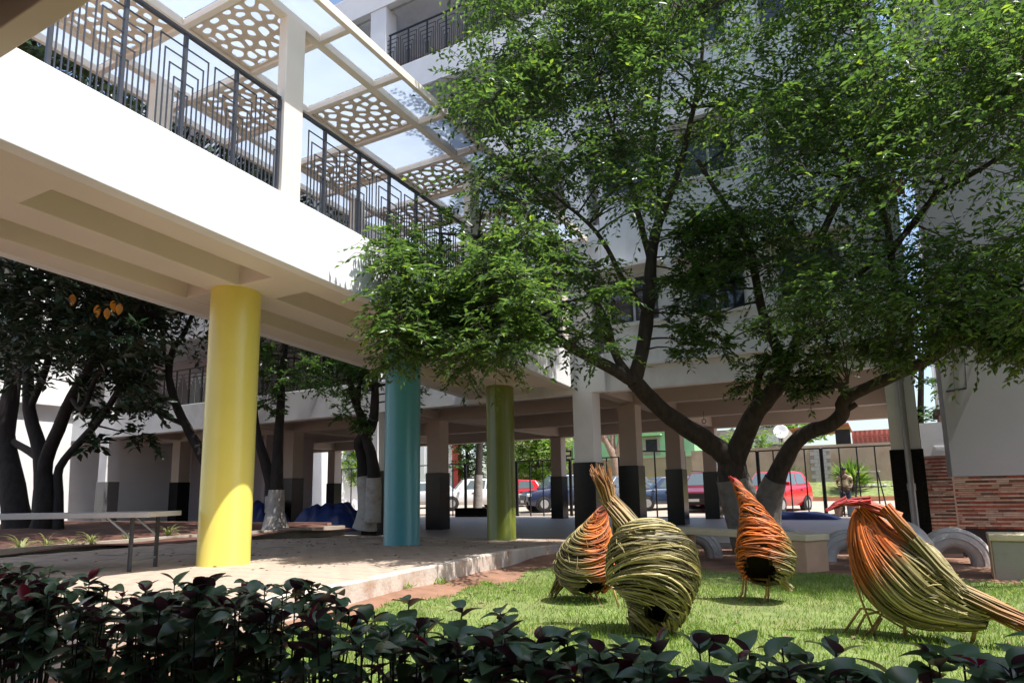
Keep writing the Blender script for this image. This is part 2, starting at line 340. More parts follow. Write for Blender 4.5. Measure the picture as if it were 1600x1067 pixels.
# walkway: joint bed + pavers
q = MB(); ysW = [-3, 0, 3, 6, 9.2, 10, 11, 12, 13, 13.9]
vs = []
for y in ysW: vs += [(-12.55, y, fz(y)-.012), (near_kerb_x(y)-.12, y, fz(y)-.012)]
q.add(vs, [(2*i, 2*i+1, 2*i+3, 2*i+2) for i in range(len(ysW)-1)])
walk = struct(q.build('walkway', 'joint'))
pv = []
yy = 2.8; row = 0
while yy < 13.75:
    x = -12.5+(.3 if row % 2 else 0)
    while x < near_kerb_x(yy)-.2:
        x1 = min(x+.594, near_kerb_x(yy+.3)-.14)
        if x1-x > .1: pv.append((x, x1, yy, yy+.295))
        x += .6
    yy += .3; row += 1
pv.sort(key=lambda p: math.hypot((p[0]+p[1])/2, p[2]) + (8 if p[0] < -9.6 else 0))
meshcache = {}
def paver_mesh(w, l_, sl_):
    k = (round(w, 3), round(l_, 3), round(sl_, 3))
    if k not in meshcache:
        qq = MB(); e = .006; h = .03
        base = [(0, 0), (w, 0), (w, l_), (0, l_)]; top = [(e, e), (w-e, e), (w-e, l_-e), (e, l_-e)]
        qq.add([(a, b2, -h-sl_*b2) for a, b2 in base]+[(a, b2, -e-sl_*b2) for a, b2 in base]+[(a, b2, -sl_*b2) for a, b2 in top],
               [(0, 1, 5, 4), (1, 2, 6, 5), (2, 3, 7, 6), (3, 0, 4, 7), (4, 5, 9, 8), (5, 6, 10, 9), (6, 7, 11, 10), (7, 4, 8, 11), (8, 9, 10, 11)])
        meshcache[k] = qq.mesh('paver', 'paver')
    return meshcache[k]
qs = MB()
for i, (x0, x1, y0, y1) in enumerate(pv):
    s_ = (fz(y0)-fz(y1))/(y1-y0); dzz = random.uniform(-.003, .003)
    if i < 300: inst('paver', paver_mesh(x1-x0, y1-y0, s_), walk, (x0, y0, fz(y0)+dzz))
    else:
        z0 = fz(y0)+dzz; z1_ = fz(y1)+dzz; qs.add([(x0, y0, z0), (x1, y0, z0), (x1, y1, z1_), (x0, y1, z1_)], [(0, 1, 2, 3)])
qs.build('far_pavers', 'paver', walk, kind='stuff')
# kerbs
q = MB(); Y = [-3., 1, 4, 7, 9.2, 10.3, 11.4, 12.6, 13.85]; vs = []
for y in Y:
    x = near_kerb_x(y); z = fz(y)+.012
    vs += [(x-.13, y, z), (x-.012, y, z), (x, y, z-.014), (x+.012, y, -.4), (x-.13, y, -.4)]
q.add(vs, [(5*i+k, 5*i+(k+1) % 5, 5*i+5+(k+1) % 5, 5*i+5+k) for i in range(len(Y)-1) for k in range(5)]+[(0, 1, 2, 3, 4), tuple(5*(len(Y)-1)+k for k in range(5))])
struct(q.build('walkway_kerb', 'kerb_white'))
q = MB(); 
for (a, b2) in (((-12.0, -2), (-12.45, 4.8)), ((-12.45, 4.8), (-13.1, 9.5)), ((-13.1, 9.5), (-12.6, 13.4))):
    q.bar((*a, .16), (*b2, .16), .14, .24)
struct(q.build('bed_kerb', 'kerb_old'))
# planting bed behind the walkway
q = MB(); xs3 = np.linspace(-27, -12.3, 40); ys3 = np.linspace(-3, 13.6, 40)
def bedz(x, y): return .2+.10*(1-math.exp(-max(0, -12.6-x)/1.0))+.03*math.sin(x*2.1+y*1.3)+.02*math.sin(x*.9-y*2.7)
q.add([(x, y, bedz(x, y)) for y in ys3 for x in xs3], [(j*40+i, j*40+i+1, (j+1)*40+i+1, (j+1)*40+i) for j in range(39) for i in range(39)])
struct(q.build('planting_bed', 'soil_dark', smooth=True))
bx('bed_edging', 'strip_tan', None, -27, -13.2, 13.45, 13.6, -.3, .34); struct(bpy.data.objects['bed_edging'])
# hall floor under the building, step down to the soil in front
q = MB(); q.box(-27, 6, 13.86, 27.6, -.4, 0.); struct(q.build('hall_floor', 'tilefloor'))
# parking lot rising behind
q = MB(); q.add([(-80, 27.6, -.004), (40, 27.6, -.004), (40, 28, .0), (-80, 28, .0), (40, 37, .387), (-80, 37, .387)], [(0, 1, 2, 3), (3, 2, 4, 5)]); struct(q.build('parking_lot', 'lot'))
q = MB(); q.box(-80, 40, 37.0, 37.25, .0, .60); struct(q.build('lot_kerb', 'orange_kerb'))
q = MB(); q.add([(-80, 37.25, .55), (40, 37.25, .55), (40, 38.2, .8), (-80, 38.2, .8), (40, 39.6, 1.32), (-80, 39.6, 1.32), (40, 300, 1.4), (-80, 300, 1.4)], [(0, 1, 2, 3), (3, 2, 4, 5), (5, 4, 6, 7)]); struct(q.build('grass_bank', 'grass_bank'))
q = MB(); q.add([(-300, 26, -.46), (-80, 26, -.46), (-80, 300, -.3), (-300, 300, -.3)], [(0, 1, 2, 3)]); q.add([(40, 26, -.46), (300, 26, -.46), (300, 300, -.3), (40, 300, -.3)], [(0, 1, 2, 3)]); struct(q.build('outer_ground', 'soil'))

# ================================================================= BRIDGE
BN, BF = -6.3, -9.2
Y0B, Y1B = -2.0, 14.0
br = thing('footbridge', 'white sloping footbridge with cream coffered underside joining the two buildings', 'footbridge', (0, 0, 0))
q = MB(); q.box(BF+.171, BN-.171, Y0B+.01, Y1B-.01, 4.425, 4.62, SLP); q.build('deck', 'soffit_cream', br)
for nm, x0, x1 in (('parapet', BN-.17, BN), ('parapet', BF, BF+.17)):
    q = MB(); q.box(x0, x1, Y0B, Y1B, 4.135 if x0 > -7 else 4.139, 5.01, SLP); q.build(nm, 'plaster', br, bevel=.012)
# underside: edge beams, cross beams, a spine beam
for x0, x1 in ((BN-.55, BN-.172), (BF+.172, BF+.62)):
    q = MB(); q.box(x0, x1, Y0B, Y1B, 4.142, 4.43, SLP); q.build('edge_beam', 'soffit_cream', br, bevel=.01)
q = MB(); q.box(-8.02, -7.48, Y0B, Y1B, 4.146, 4.43, SLP); q.build('spine_beam', 'soffit_cream', br, bevel=.01)
for yc in (2.95, 6.2, 9.75, 13.2):
    for xa, xb in ((BF+.6, -8.0), (-7.5, BN-.54)):
        q = MB(); q.box(xa, xb, yc-.3, yc+.3, 4.15, 4.43, SLP); q.build('cross_beam', 'soffit_cream', br, bevel=.01)
# round columns
for nm, m, lab, Yc, rad in (('round_column', 'yellow_paint', 'glossy yellow round column holding up the footbridge', 6.08, .325), ('round_column', 'teal_paint', 'glossy teal blue round column holding up the footbridge', 9.7, .315), ('round_column', 'olive_paint', 'glossy olive green round column holding up the footbridge', 13.12, .312)):
    q = MB(); zt = 4.16-SLP*Yc+.03; q.lathe([(rad+.004, 0), (rad, .02), (rad, zt-fz(Yc))], 64)
    o = q.build(nm, m); auto_smooth(o); o.location = (-7.76, Yc, fz(Yc)-.01); tag(o, lab, 'column')
# railings: five nested L-shaped bars each side of a post
def picket_mesh(off, h, w, slope, axis='y'):
    q = MB(); s = 1 if off > 0 else -1
    def T(u, z): return (0, u, z-slope*u) if axis == 'y' else (u, 0, z)
    q.bar(T(off, 0), T(off, h), w); q.bar(T(off-s*w/2+s*w, h-w/2), T(s*.02, h-w/2), w)
    return q.mesh('bar', 'iron_grey' if axis == 'y' else 'iron')
OFF = [.055, .113, .171, .229, .287]; HT = [.445, .555, .665, .78, .89]
pk = [picket_mesh(s*o_, 1.23*h_, .013, SLP) for s in (-1, 1) for o_, h_ in zip(OFF, HT)]
qp = MB(); qp.box(-.022, .022, -.018, .018, 0, 1.235); post_me = qp.mesh('post', 'iron_grey')
def rz0(Y): return 5.01-SLP*Y
for X, lab in ((-6.385, 'dark grey railing of nested bars on the footbridge parapet facing the lawn'), (-9.115, 'dark grey railing of nested bars on the footbridge parapet facing the shaded bed')):
    rl = thing('bridge_railing', lab, 'railing', (X, 0, 0))
    secs = [(2.9, [2.88, 3.54, 4.2, 4.86, 5.5], 5.5), (5.83, [6.28, 6.95, 7.61, 8.27, 8.93, 9.6], 9.72), (10.05, [10.3, 10.96, 11.62, 12.28, 12.94, 13.6], 13.9)]
    for a, ps, b2 in secs:
        q = MB(); q.bar((0, a, rz0(a)+1.25), (0, b2, rz0(b2)+1.25), .055, .03); q.build('top_rail', 'iron_grey', rl)
        for p in ps:
            inst('post', post_me, rl, (0, p, rz0(p)-.003))
            for k, me in enumerate(pk):
                off = (-1 if k < 5 else 1)*OFF[k % 5]
                if a-.02 < p+off < b2+.02: inst('bar', me, rl, (0, p, rz0(p)-.003))
# pergola
pg = thing('pergola', 'cream steel pergola with perforated panels and frosted sheets over the footbridge', 'pergola')
PZ = 7.40
def pz(Y): return PZ-SLP*Y
for X, w in ((-5.82, .07), (-6.385, .12), (-7.72, .09), (-9.1, .12), (-9.66, .07)):
    q = MB(); q.box(X-w/2, X+w/2, 2.66, 13.85, PZ, PZ+.12, SLP); q.build('beam', 'pergola_cream', pg, bevel=.006)
crs = [2.86+1.085*k for k in range(11)]
for c in crs:
    for x0, x1 in ((-5.855, -6.325), (-6.445, -7.675), (-7.765, -9.04), (-9.16, -9.625)):
        q = MB(); q.box(x1, x0, c-.04, c+.04, PZ+.003, PZ+.1, SLP); q.build('cross_bar', 'pergola_cream', pg, bevel=.005)
for yc in (5.665, 9.89, 13.6):
    for X in (-6.385, -9.115):
        q = MB(); q.box(X-.075, X+.075, yc-.15, yc+.15, rz0(yc)-.02, pz(yc)+.02); q.build('post', 'pergola_cream', pg, bevel=.008)
# perforated panels
def voronoi_holes(w, l_, n, seed):
    rs = random.Random(seed); pts = []
    tries = 0
    while len(pts) < n and tries < 6000:
        tries += 1; p = (rs.uniform(.03, w-.03), rs.uniform(.03, l_-.03))
        if all(math.hypot((p[0]-a[0])*rs.uniform(.75, 1.25), (p[1]-a[1])*1.15) > .15 for a in pts): pts.append(p)
    cells = []
    for i, p in enumerate(pts):
        poly = [(.02, .02), (w-.02, .02), (w-.02, l_-.02), (.02, l_-.02)]
        for j, s in enumerate(pts):
            if i == j: continue
            mx, my = (p[0]+s[0])/2, (p[1]+s[1])/2; nx_, ny_ = s[0]-p[0], s[1]-p[1]; out = []
            for k in range(len(poly)):
                a, b2 = poly[k], poly[(k+1) % len(poly)]
                da = (a[0]-mx)*nx_+(a[1]-my)*ny_; db = (b2[0]-mx)*nx_+(b2[1]-my)*ny_
                if da <= 0: out.append(a)
                if da*db < 0: t = da/(da-db); out.append((a[0]+(b2[0]-a[0])*t, a[1]+(b2[1]-a[1])*t))
            poly = out
            if len(poly) < 3: break
        if len(poly) < 3: continue
        cx = sum(a[0] for a in poly)/len(poly); cy_ = sum(a[1] for a in poly)/len(poly)
        f_ = rs.uniform(.5, .76); poly = [(cx+(a[0]-cx)*f_, cy_+(a[1]-cy_)*f_) for a in poly]
        for _ in range(2):
            poly = [pt for k in range(len(poly)) for pt in ((poly[k][0]*.78+poly[(k+1) % len(poly)][0]*.22, poly[k][1]*.78+poly[(k+1) % len(poly)][1]*.22), (poly[k][0]*.22+poly[(k+1) % len(poly)][0]*.78, poly[k][1]*.22+poly[(k+1) % len(poly)][1]*.78))]
        cells.append(poly)
    return cells
def perforated(w, l_, seed):
    cu = bpy.data.curves.new('panel', 'CURVE'); cu.dimensions = '2D'; cu.fill_mode = 'BOTH'; cu.extrude = .006
    for poly in [[(0, 0), (w, 0), (w, l_), (0, l_)]]+voronoi_holes(w, l_, 38, seed):
        sp = cu.splines.new('POLY'); sp.points.add(len(poly)-1); sp.use_cyclic_u = True
        for k, p in enumerate(poly): sp.points[k].co = (p[0], p[1], 0, 1)
    o = bpy.data.objects.new('tmp', cu); COL.objects.link(o)
    dg = bpy.context.evaluated_depsgraph_get(); me = bpy.data.meshes.new_from_object(o.evaluated_get(dg)); bpy.data.objects.remove(o)
    me.materials.clear(); me.materials.append(MATS['panel_tan']); me.name = 'perforated_panel'
    return me
pms = [perforated(1.225, 1.0, s) for s in (1, 2, 3)]
tilt = -math.atan(SLP)
for k in range(10):
    ya = crs[k]+.042; zc = pz(ya)
    for bay, (x0, x1) in enumerate(((-7.672, -6.447), (-9.037, -7.768))):
        if (k+bay) % 2 == 0:
            o = inst('perforated_panel', pms[(k+bay) % 3], pg, (x0, ya, zc+.045), (tilt, 0, 0))
            if (x1-x0) > 1.24: o.scale = ((x1-x0)/1.225, 1, 1)
    for x0, x1 in ((-6.322, -5.858), (-7.672, -6.447), (-9.037, -7.768), (-9.622, -9.163)):
        q = MB(); q.box(x0, x1, ya, crs[k+1]-.042, PZ+.104, PZ+.112, SLP); q.build('roof_sheet', 'frosted', pg)

# ================================================================= MAIN BUILDING
FY = 14.0
mb = thing('stilt_building', 'white multi storey building raised on square columns behind the tree', 'building')
GX = [-24.45, -18.35, -12.25, -6.15, 0.]; GY = [14.22, 17.0, 20.9, 25.3]
cme = {}
for gx_ in GX:
    for gy_ in GY:
        w = .23; q = MB(); q.box(-w, w, -w, w, 1.63, 3.2); 
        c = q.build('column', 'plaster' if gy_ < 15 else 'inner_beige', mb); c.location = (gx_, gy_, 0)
        q = MB(); q.box(-w-.03, w+.03, -w-.03, w+.03, -.01 if gy_ > 14.5 else -.35, 1.65)
        d_ = q.build('granite_dado', 'granite_grey' if (gx_ == -24.45 and gy_ < 15) else 'granite', c, bevel=.006)
# floor slab and beams over the ground storey
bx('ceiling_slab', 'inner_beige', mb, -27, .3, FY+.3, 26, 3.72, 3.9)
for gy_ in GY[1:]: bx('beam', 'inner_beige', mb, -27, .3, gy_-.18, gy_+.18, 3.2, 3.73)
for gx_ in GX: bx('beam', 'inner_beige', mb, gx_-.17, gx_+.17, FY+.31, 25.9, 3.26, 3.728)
# left balcony fronts (X < -6.2) and storeys above
LV = [3.18, 6.17, 9.15, 12.13, 15.1]
XR = -5.6
for k, z in enumerate(LV):
    bx('balcony_front', 'facade' if k == 0 else 'plaster', mb, -27, XR, FY, FY+.22, z, z+.84, bevel=.01)
    if k > 0: bx('floor_slab', 'facade', mb, -27, XR, FY+.222, 16.4, z+.1, z+.3)
    else: bx('floor_beam', 'inner_beige', mb, -27, XR, FY+.223, FY+.45, z+.02, z+.8)
    if k < 4:
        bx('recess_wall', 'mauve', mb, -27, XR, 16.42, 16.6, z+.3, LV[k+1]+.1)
        for gx_ in GX[:4]: bx('column', 'plaster', mb, gx_-.29, gx_+.29, FY+.03, FY+.5, z+.842, LV[k+1]-.002)
        for wx in (-22.6, -20.2, -16.5, -14.2, -10.4, -8.2):       # doors and windows in the recess
            w_ = bx('window', 'frame_white', mb, wx-.62, wx+.62, 16.36, 16.418, z+1.0, z+2.45)
            for s in (-1, 1): bx('pane', 'pane', w_, wx+(.04 if s > 0 else -.56), wx+(.56 if s > 0 else -.04), 16.345, 16.358, z+1.06, z+2.39)
# right part: plain plastered wall with windows
wx_list = [-4.9, -3.1, -1.3]
for k, z in enumerate(LV[:4]):
    z0 = z; zs = z+1.45; zt = z+2.55; z1 = LV[k+1]
    if k == 0:
        bx('ground_beam', 'facade', mb, XR+.002, .28, FY+.10, FY+.34, 3.18, 3.66)
        q = MB(); q.box(XR+.002, .32, FY-.02, FY+.34, 3.663, 3.72); q.build('ledge', 'plaster', mb, bevel=.01)
        z0 = 3.723
    cur = XR+.002
    for wx in wx_list:
        bx('wall', 'facade', mb, cur, wx-.6, FY+.05, FY+.33, z0, z1); cur = wx+.6
        bx('wall', 'facade', mb, wx-.598, wx+.598, FY+.05, FY+.33, z0, zs); bx('wall', 'facade', mb, wx-.598, wx+.598, FY+.05, FY+.33, zt, z1)
        wn = bx('window', 'frame_white', mb, wx-.597, wx+.597, FY+.16, FY+.2, zs+.002, zt-.002)
        for s in (-1, 1): bx('pane', 'pane', wn, wx+(.03 if s > 0 else -.54), wx+(.54 if s > 0 else -.03), FY+.148, FY+.158, zs+.06, zt-.06)
        bx('window_sill', 'plaster', wn, wx-.7, wx+.7, FY-.03, FY+.16, zs-.06, zs+.0)
        bx('sun_shade', 'plaster', mb, wx-.8, wx+.8, FY-.35, FY+.048, zt+.06, zt+.14)
    bx('wall', 'facade', mb, cur, .3, FY+.05, FY+.33, z0, z1)
bx('end_wall', 'facade', mb, .05, .3, FY+.332, 26, 3.9, 15.1); bx('back_wall', 'facade', mb, -27, .3, 25.9, 26.1, 3.73, 15.1)
bx('roof', 'facade', mb, -27, .3, FY+.3, 26, 15.1, 15.3)
bx('end_pier', 'facade', mb, -.02, .30, FY-.05, FY+.049, 3.2, 15.1)
# inner walls of the ground storey, at the shaded end
for a in ((-27, -19.6, 19.0, 19.15), (-17.6, -15.3, 20.0, 20.12), (-19.75, -19.6, 16.9, 19.0)): bx('inner_wall', 'mauve' if a[0] < -18 else 'plaster', mb, *a, 0, 3.2)
dr = bx('door', 'door_beige', mb, -22.0, -20.9, 18.95, 18.998, .0, 2.15); bx('handle', 'steel', dr, -21.05, -20.98, 18.9, 18.949, 1.0, 1.06)
bx('door', 'door_dark', mb, -25.0, -24.2, 18.95, 18.998, 0, 2.0)
pp = thing('drain_pipe', 'grey drain pipe running down beside the black column base', 'pipe')
for a, b2, r_ in ((0., 1.0, .058), (1.0, 15., .05)):
    q = MB(); q.tube([(.02 + .0*a, 13.86, a-.1), (.02, 13.86, b2)], r_, 12); auto_smooth(q.build('pipe_length', 'pipe', pp))
for z in (1.0, 2.9, 5.2): 
    q = MB(); q.tube([(.02, 13.86, z-.06), (.02, 13.86, z+.06)], .068, 12); q.build('collar', 'pipe', pp)
# balcony railings
def balcony_railing(z, x0, x1, lab):
    rl = thing('balcony_railing', lab, 'railing', (0, FY+.11, z), group='balcony railings of the white building')
    q = MB(); q.bar((x0, 0, 1.19), (x1, 0, 1.19), .05, .03); q.build('top_rail', 'iron', rl)
    x = x0+.05
    while x < x1-.1:
        inst('post', bpost, rl, (x, 0, 0))
        for me in bpk: inst('bar', me, rl, (x, 0, 0))
        x += .655
bpk = [picket_mesh(s*o_, 1.17*h_, .014, 0, 'x') for s in (-1, 1) for o_, h_ in zip(OFF, HT)]
qp = MB(); qp.box(-.02, .02, -.018, .018, 0, 1.18); bpost = qp.mesh('post', 'iron')
for a, b2, k, i_ in ((-24.1, -18.7, 0, 0), (-18.0, -12.6, 0, 1), (-11.9, -6.5, 3, 3), (-11.9, -6.5, 2, 2)):
    balcony_railing(LV[k]+.84, a, b2, ['black nested-bar railing on the lowest balcony, the stretch next to the sunlit white wing', 'black nested-bar railing on the lowest balcony, the stretch next to the footbridge', 'black nested-bar railing on the second balcony below the top, beside the tree', 'black nested-bar railing on the topmost balcony in view'][i_])

# ================================================================= OTHER WALLS
WX, WY = .60, 13.0
zt = float(onY(1550, 743, WY)[2]); zb = float(onY(1530, 826, WY)[2])
wg = thing('side_wing', 'grey rendered wing with red and cream strip tile along its foot', 'building')
bx('wall', 'greywall', wg, WX, 9, WY, WY+.25, zt, 16.5); bx('side_wall', 'greywall', wg, WX, WX+.2, WY+.251, 14.6, zt, 16.5); bx('tile_backing', 'strip_dark', wg, WX+.012, 9, WY+.012, WY+.25, zb, zt-.002)
bx('plinth', 'hole', wg, WX+.03, 9, WY+.03, WY+.25, -.3, zb-.003); bx('corner_trim', 'strip_cream', wg, WX-.012, WX+.01, WY-.012, WY+.02, zb, zt)
_a = onY(1462, 30, WY); _b = onY(1540, 62, WY)
for wx, z0 in ((float(_a[0])+.75, float(_b[2])), (float(_a[0])+2.9, float(_b[2])), (4.6, 5.6)):
    wn = bx('window', 'frame_white', wg, wx-.75, wx+.75, WY-.03, WY-.002, z0, z0+1.4)
    for s in (-1, 1): bx('pane', 'pane', wn, wx+(.04 if s > 0 else -.68), wx+(.68 if s > 0 else -.04), WY-.042, WY-.031, z0+.07, z0+1.33)
lw = thing('low_wall', 'low white wall with strip tile foot between black column and grey wing', 'wall')
LY = 15.2; lz1 = float(onY(1460, 660, LY)[2]); lzt = float(onY(1460, 712, LY)[2])
bx('render', 'plaster', lw, .26, 1.6, LY, LY+.15, lzt, lz1); bx('tile_backing', 'strip_dark', lw, .26, 1.6, LY+.012, LY+.15, -.2, lzt-.002)
sw = bx('switch_plate', 'frame_white', lw, .46, .68, LY-.02, LY-.001, lzt+.07, lzt+.17)
for k in (0, 1): bx('switch', 'plaster', sw, .49+.09*k, .56+.09*k, LY-.028, LY-.021, lzt+.09, lzt+.15)
# strip tiles as pieces (row by row)
smesh = {}
def strips(parent, x0, x1, y, z0, z1, rowh, limit):
    sp = []; z = z0; ri = 0
    while z < z1-.005:
        x = x0-random.uniform(0, .25)
        while x < x1:
            ln = random.choice((.1, .16, .22, .3)); a, b2 = max(x, x0), min(x+ln, x1)
            if b2-a > .02: sp.append((a, b2, z, ri))
            x += ln
        z += rowh; ri += 1
    sp.sort(key=lambda p: p[0])
    rest = MB(); cm = ['strip_red', 'strip_cream', 'strip_cream', 'strip_tan', 'strip_dark', 'strip_cream', 'strip_tan']
    rests = {}
    for i, (a, b2, z, ri) in enumerate(sp):
        m_ = random.choice(('strip_cream', 'strip_cream', 'strip_cream', 'strip_tan') if ri % 2 else ('strip_red', 'strip_red', 'strip_dark', 'strip_tan', 'strip_cream')); dp = random.choice((.0, .004, .008))
        if i < limit:
            key = (m_, round(b2-a, 2))
            if key not in smesh:
                q = MB(); q.box(0, key[1]-.003, -.014, .006, .002, rowh-.002); smesh[key] = q.mesh('tile', m_)
            inst('tile', smesh[key], parent, (a, y+dp, z))
        else:
            q = rests.setdefault(m_, MB()); q.box(a, b2-.003, y-.014+dp, y+.006, z+.002, z+rowh-.002)
    for m_, q in rests.items(): q.build('far_tiles', m_, parent, kind='stuff')
strips(wg, WX+.012, 3.0, WY+.012, zb, zt-.004, .032, 300)
strips(lw, .26, 1.2, LY+.012, 0.02, lzt-.004, .032, 150)
# bright white wing on the far left
lf = thing('white_wing', 'sunlit white wing with a framed window behind the dark tree', 'building')
bx('wall', 'white_house', lf, -33, -26.6, 2, 30, -.3, 14)
for yc in (9.0, 11.6):
    for zc in (5.6,):
        wn = bx('window', 'frame_white', lf, -26.6, -26.54, yc-.8, yc+.8, zc, zc+1.6); bx('pane', 'pane', wn, -26.54, -26.53, yc-.7, yc+.7, zc+.1, zc+1.5)
bx('ledge', 'white_house', lf, -26.6, -26.35, 2, 14, 4.4, 4.55)
# building over the camera
ob = thing('overhanging_building', 'building overhang with tan edge beam and dark brown underside', 'building')
OZ = 4.40
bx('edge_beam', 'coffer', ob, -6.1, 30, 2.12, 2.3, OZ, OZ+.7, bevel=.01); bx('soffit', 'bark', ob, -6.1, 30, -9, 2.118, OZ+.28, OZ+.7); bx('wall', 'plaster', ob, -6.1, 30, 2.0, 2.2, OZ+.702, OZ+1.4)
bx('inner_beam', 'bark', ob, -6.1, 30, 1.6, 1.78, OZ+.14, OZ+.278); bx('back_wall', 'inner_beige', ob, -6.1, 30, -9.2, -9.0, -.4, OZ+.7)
for x in (-5.8, 7, 14):
    bx('column', 'plaster', ob, x-.25, x+.25, -2.6, -2.1, -.4, OZ+.278)

# ================================================================= TREES
def limb_pts(pts):
    """pts: (x, y, Y, r) traced in the photo, Y the distance from the camera wall to wall; smoothed"""
    P = [onY(x, y, Y) for x, y, Y, r in pts]; Rr = [p[3] for p in pts]; out = []; ro = []
    n = len(P)
    for i in range(n-1):
        p0, p1, p2, p3 = P[max(i-1, 0)], P[i], P[i+1], P[min(i+2, n-1)]
        for t in (0, .33, .67):
            out.append(.5*((2*p1)+(p2-p0)*t+(2*p0-5*p1+4*p2-p3)*t*t+(3*p1-p0-3*p2+p3)*t**3)); ro.append(Rr[i]+(Rr[i+1]-Rr[i])*t)
    out.append(P[-1]); ro.append(Rr[-1]); return out, ro
def clump_region(n, x0, x1, y0, y1, Ya, Yb, ra, rb, xmin=None, mask=None):
    out = []
    while len(out) < n:
        x, y, Y = rng.uniform(x0, x1), rng.uniform(y0, y1), rng.uniform(Ya, Yb)
        if mask and not mask(x, y): continue
        c = onY(x, y, Y)
        if xmin is not None and c[0] < xmin: c = onX(x, y, xmin+rng.uniform(.15, .75))
        out.append((c, rng.uniform(ra, rb)))
    return out
def make_tree(name, label, group, limbs, clumps, twigs, per, ll, lw_, leaf, bark, wash=None, droop=.35, flat=.5, base=None, nseg=9, washmat='whitewash'):
    o = thing(name, label, 'tree', base if base is not None else (0, 0, 0), group=group); off = np.array(base if base is not None else (0, 0, 0), float)
    allp = []; q = MB(); qw = MB()
    for L in limbs:
        P, Rr = limb_pts(L); allp += list(zip(P, Rr))
        P2 = [p-off for p in P]
        q.tube(P2, Rr, nseg, wob=.07)
    auto_smooth(q.build('trunk', bark, o), 60)
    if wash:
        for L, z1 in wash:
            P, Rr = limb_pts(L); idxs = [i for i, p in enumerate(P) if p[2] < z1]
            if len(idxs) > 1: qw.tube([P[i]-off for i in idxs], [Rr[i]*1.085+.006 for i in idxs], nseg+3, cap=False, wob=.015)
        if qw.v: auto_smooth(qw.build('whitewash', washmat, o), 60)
    B, D, Nn, Ln, Wd, tw = foliage(clumps, twigs, per, ll, lw_, droop, flat)
    cr = bpy.data.objects.new('crown', leaf_mesh('crown', B-off, D, Nn, Ln, Wd, leaf)); COL.objects.link(cr); cr.parent = o; cr['kind'] = 'stuff'
    q = MB(); AP = np.array([p for p, r in allp]); AR = np.array([r for p, r in allp])
    for c, r in clumps:
        dd = np.linalg.norm(AP-c, axis=1)+np.where(AP[:, 2] > c[2]+.6, 1.5, 0); i = int(np.argmin(dd))
        p = AP[i]; mid = (p+c)/2+np.array((0, 0, .12*dd[i]))+rng.normal(size=3)*.06*dd[i]
        r0 = min(AR[i]*.6, .012+.010*dd[i])
        ts = np.linspace(0, 1, 6); pts = [(1-t)**2*p+2*t*(1-t)*mid+t*t*c-off for t in ts]
        q.tube(pts, [r0+(.004-r0)*t for t in ts], 5, cap=False)
    for s0, p1, p2 in tw: q.tube([s0-off, p1-off, p2-off], [.0045, .0035, .002], 3, cap=False)
    q.build('branches', bark, o, kind='stuff')
    return o
# main tree in front of the hall
T0 = [(1186, 868, 12.9, .40), (1172, 822, 12.85, .36), (1156, 782, 12.8, .31), (1146, 748, 12.75, .27), (1143, 716, 12.7, .24), (1141, 706, 12.7, .2)]
TA = [(1146, 722, 12.7, .22), (1120, 700, 12.5, .185), (1085, 676, 12.2, .165), (1048, 652, 11.9, .155), (1018, 625, 11.6, .15), (990, 595, 11.2, .14)]
TAu = [(990, 597, 11.2, .14), (1003, 550, 11.2, .125), (1012, 490, 11.2, .115), (1016, 425, 11.1, .10), (1024, 365, 11, .09), (1042, 315, 10.9, .07), (1062, 260, 10.8, .055), (1078, 195, 10.6, .045), (1095, 110, 10.5, .03), (1100, 20, 10.4, .02)]
TAu2 = [(1018, 415, 11.1, .06), (1000, 345, 10.9, .05), (985, 280, 10.7, .04), (960, 210, 10.4, .03), (935, 120, 10.2, .02), (920, 40, 10, .015)]
TAu3 = [(1024, 365, 11, .05), (1030, 300, 11.2, .045), (1020, 240, 11.4, .04), (1030, 150, 11.6, .03), (1040, 60, 11.7, .02)]
TAu4 = [(1012, 490, 11.1, .05), (975, 440, 10.6, .045), (950, 390, 10.2, .04), (920, 350, 9.8, .03), (860, 300, 9.4, .02), (800, 240, 9.1, .015)]
TAl = [(990, 596, 11.2, .11), (948, 572, 10.8, .10), (905, 550, 10.3, .085), (860, 525, 9.8, .07), (800, 505, 9.0, .055), (730, 470, 8.2, .04), (650, 450, 7.4, .022)]
TA2 = [(978, 585, 11.1, .075), (958, 545, 10.9, .07), (946, 500, 10.7, .06), (915, 450, 10.3, .05), (860, 405, 9.6, .04), (780, 375, 8.7, .03), (690, 365, 7.8, .02)]
TA3 = [(985, 585, 11.1, .055), (966, 560, 11.0, .05), (944, 520, 10.9, .04), (960, 470, 10.9, .03)]
TB = [(1146, 722, 12.7, .21), (1162, 682, 12.5, .18), (1184, 640, 12.3, .16), (1212, 606, 12.1, .14), (1224, 578, 12.0, .12), (1212, 540, 11.9, .085), (1192, 490, 11.7, .075), (1180, 430, 11.5, .065), (1165, 370, 11.3, .055), (1120, 300, 11, .04), (1090, 250, 10.8, .03)]
TB2 = [(1224, 580, 12, .09), (1245, 530, 11.8, .08), (1258, 460, 11.5, .07), (1275, 390, 11.2, .06), (1310, 310, 10.9, .05), (1345, 220, 10.5, .04), (1350, 110, 10.2, .025), (1340, 20, 10, .015)]
TB3 = [(1226, 606, 12, .05), (1262, 612, 11.8, .036), (1295, 606, 11.6, .032), (1325, 598, 11.4, .02)]
TB4 = [(1180, 640, 12.3, .07), (1185, 590, 12.1, .06), (1200, 560, 12, .05)]
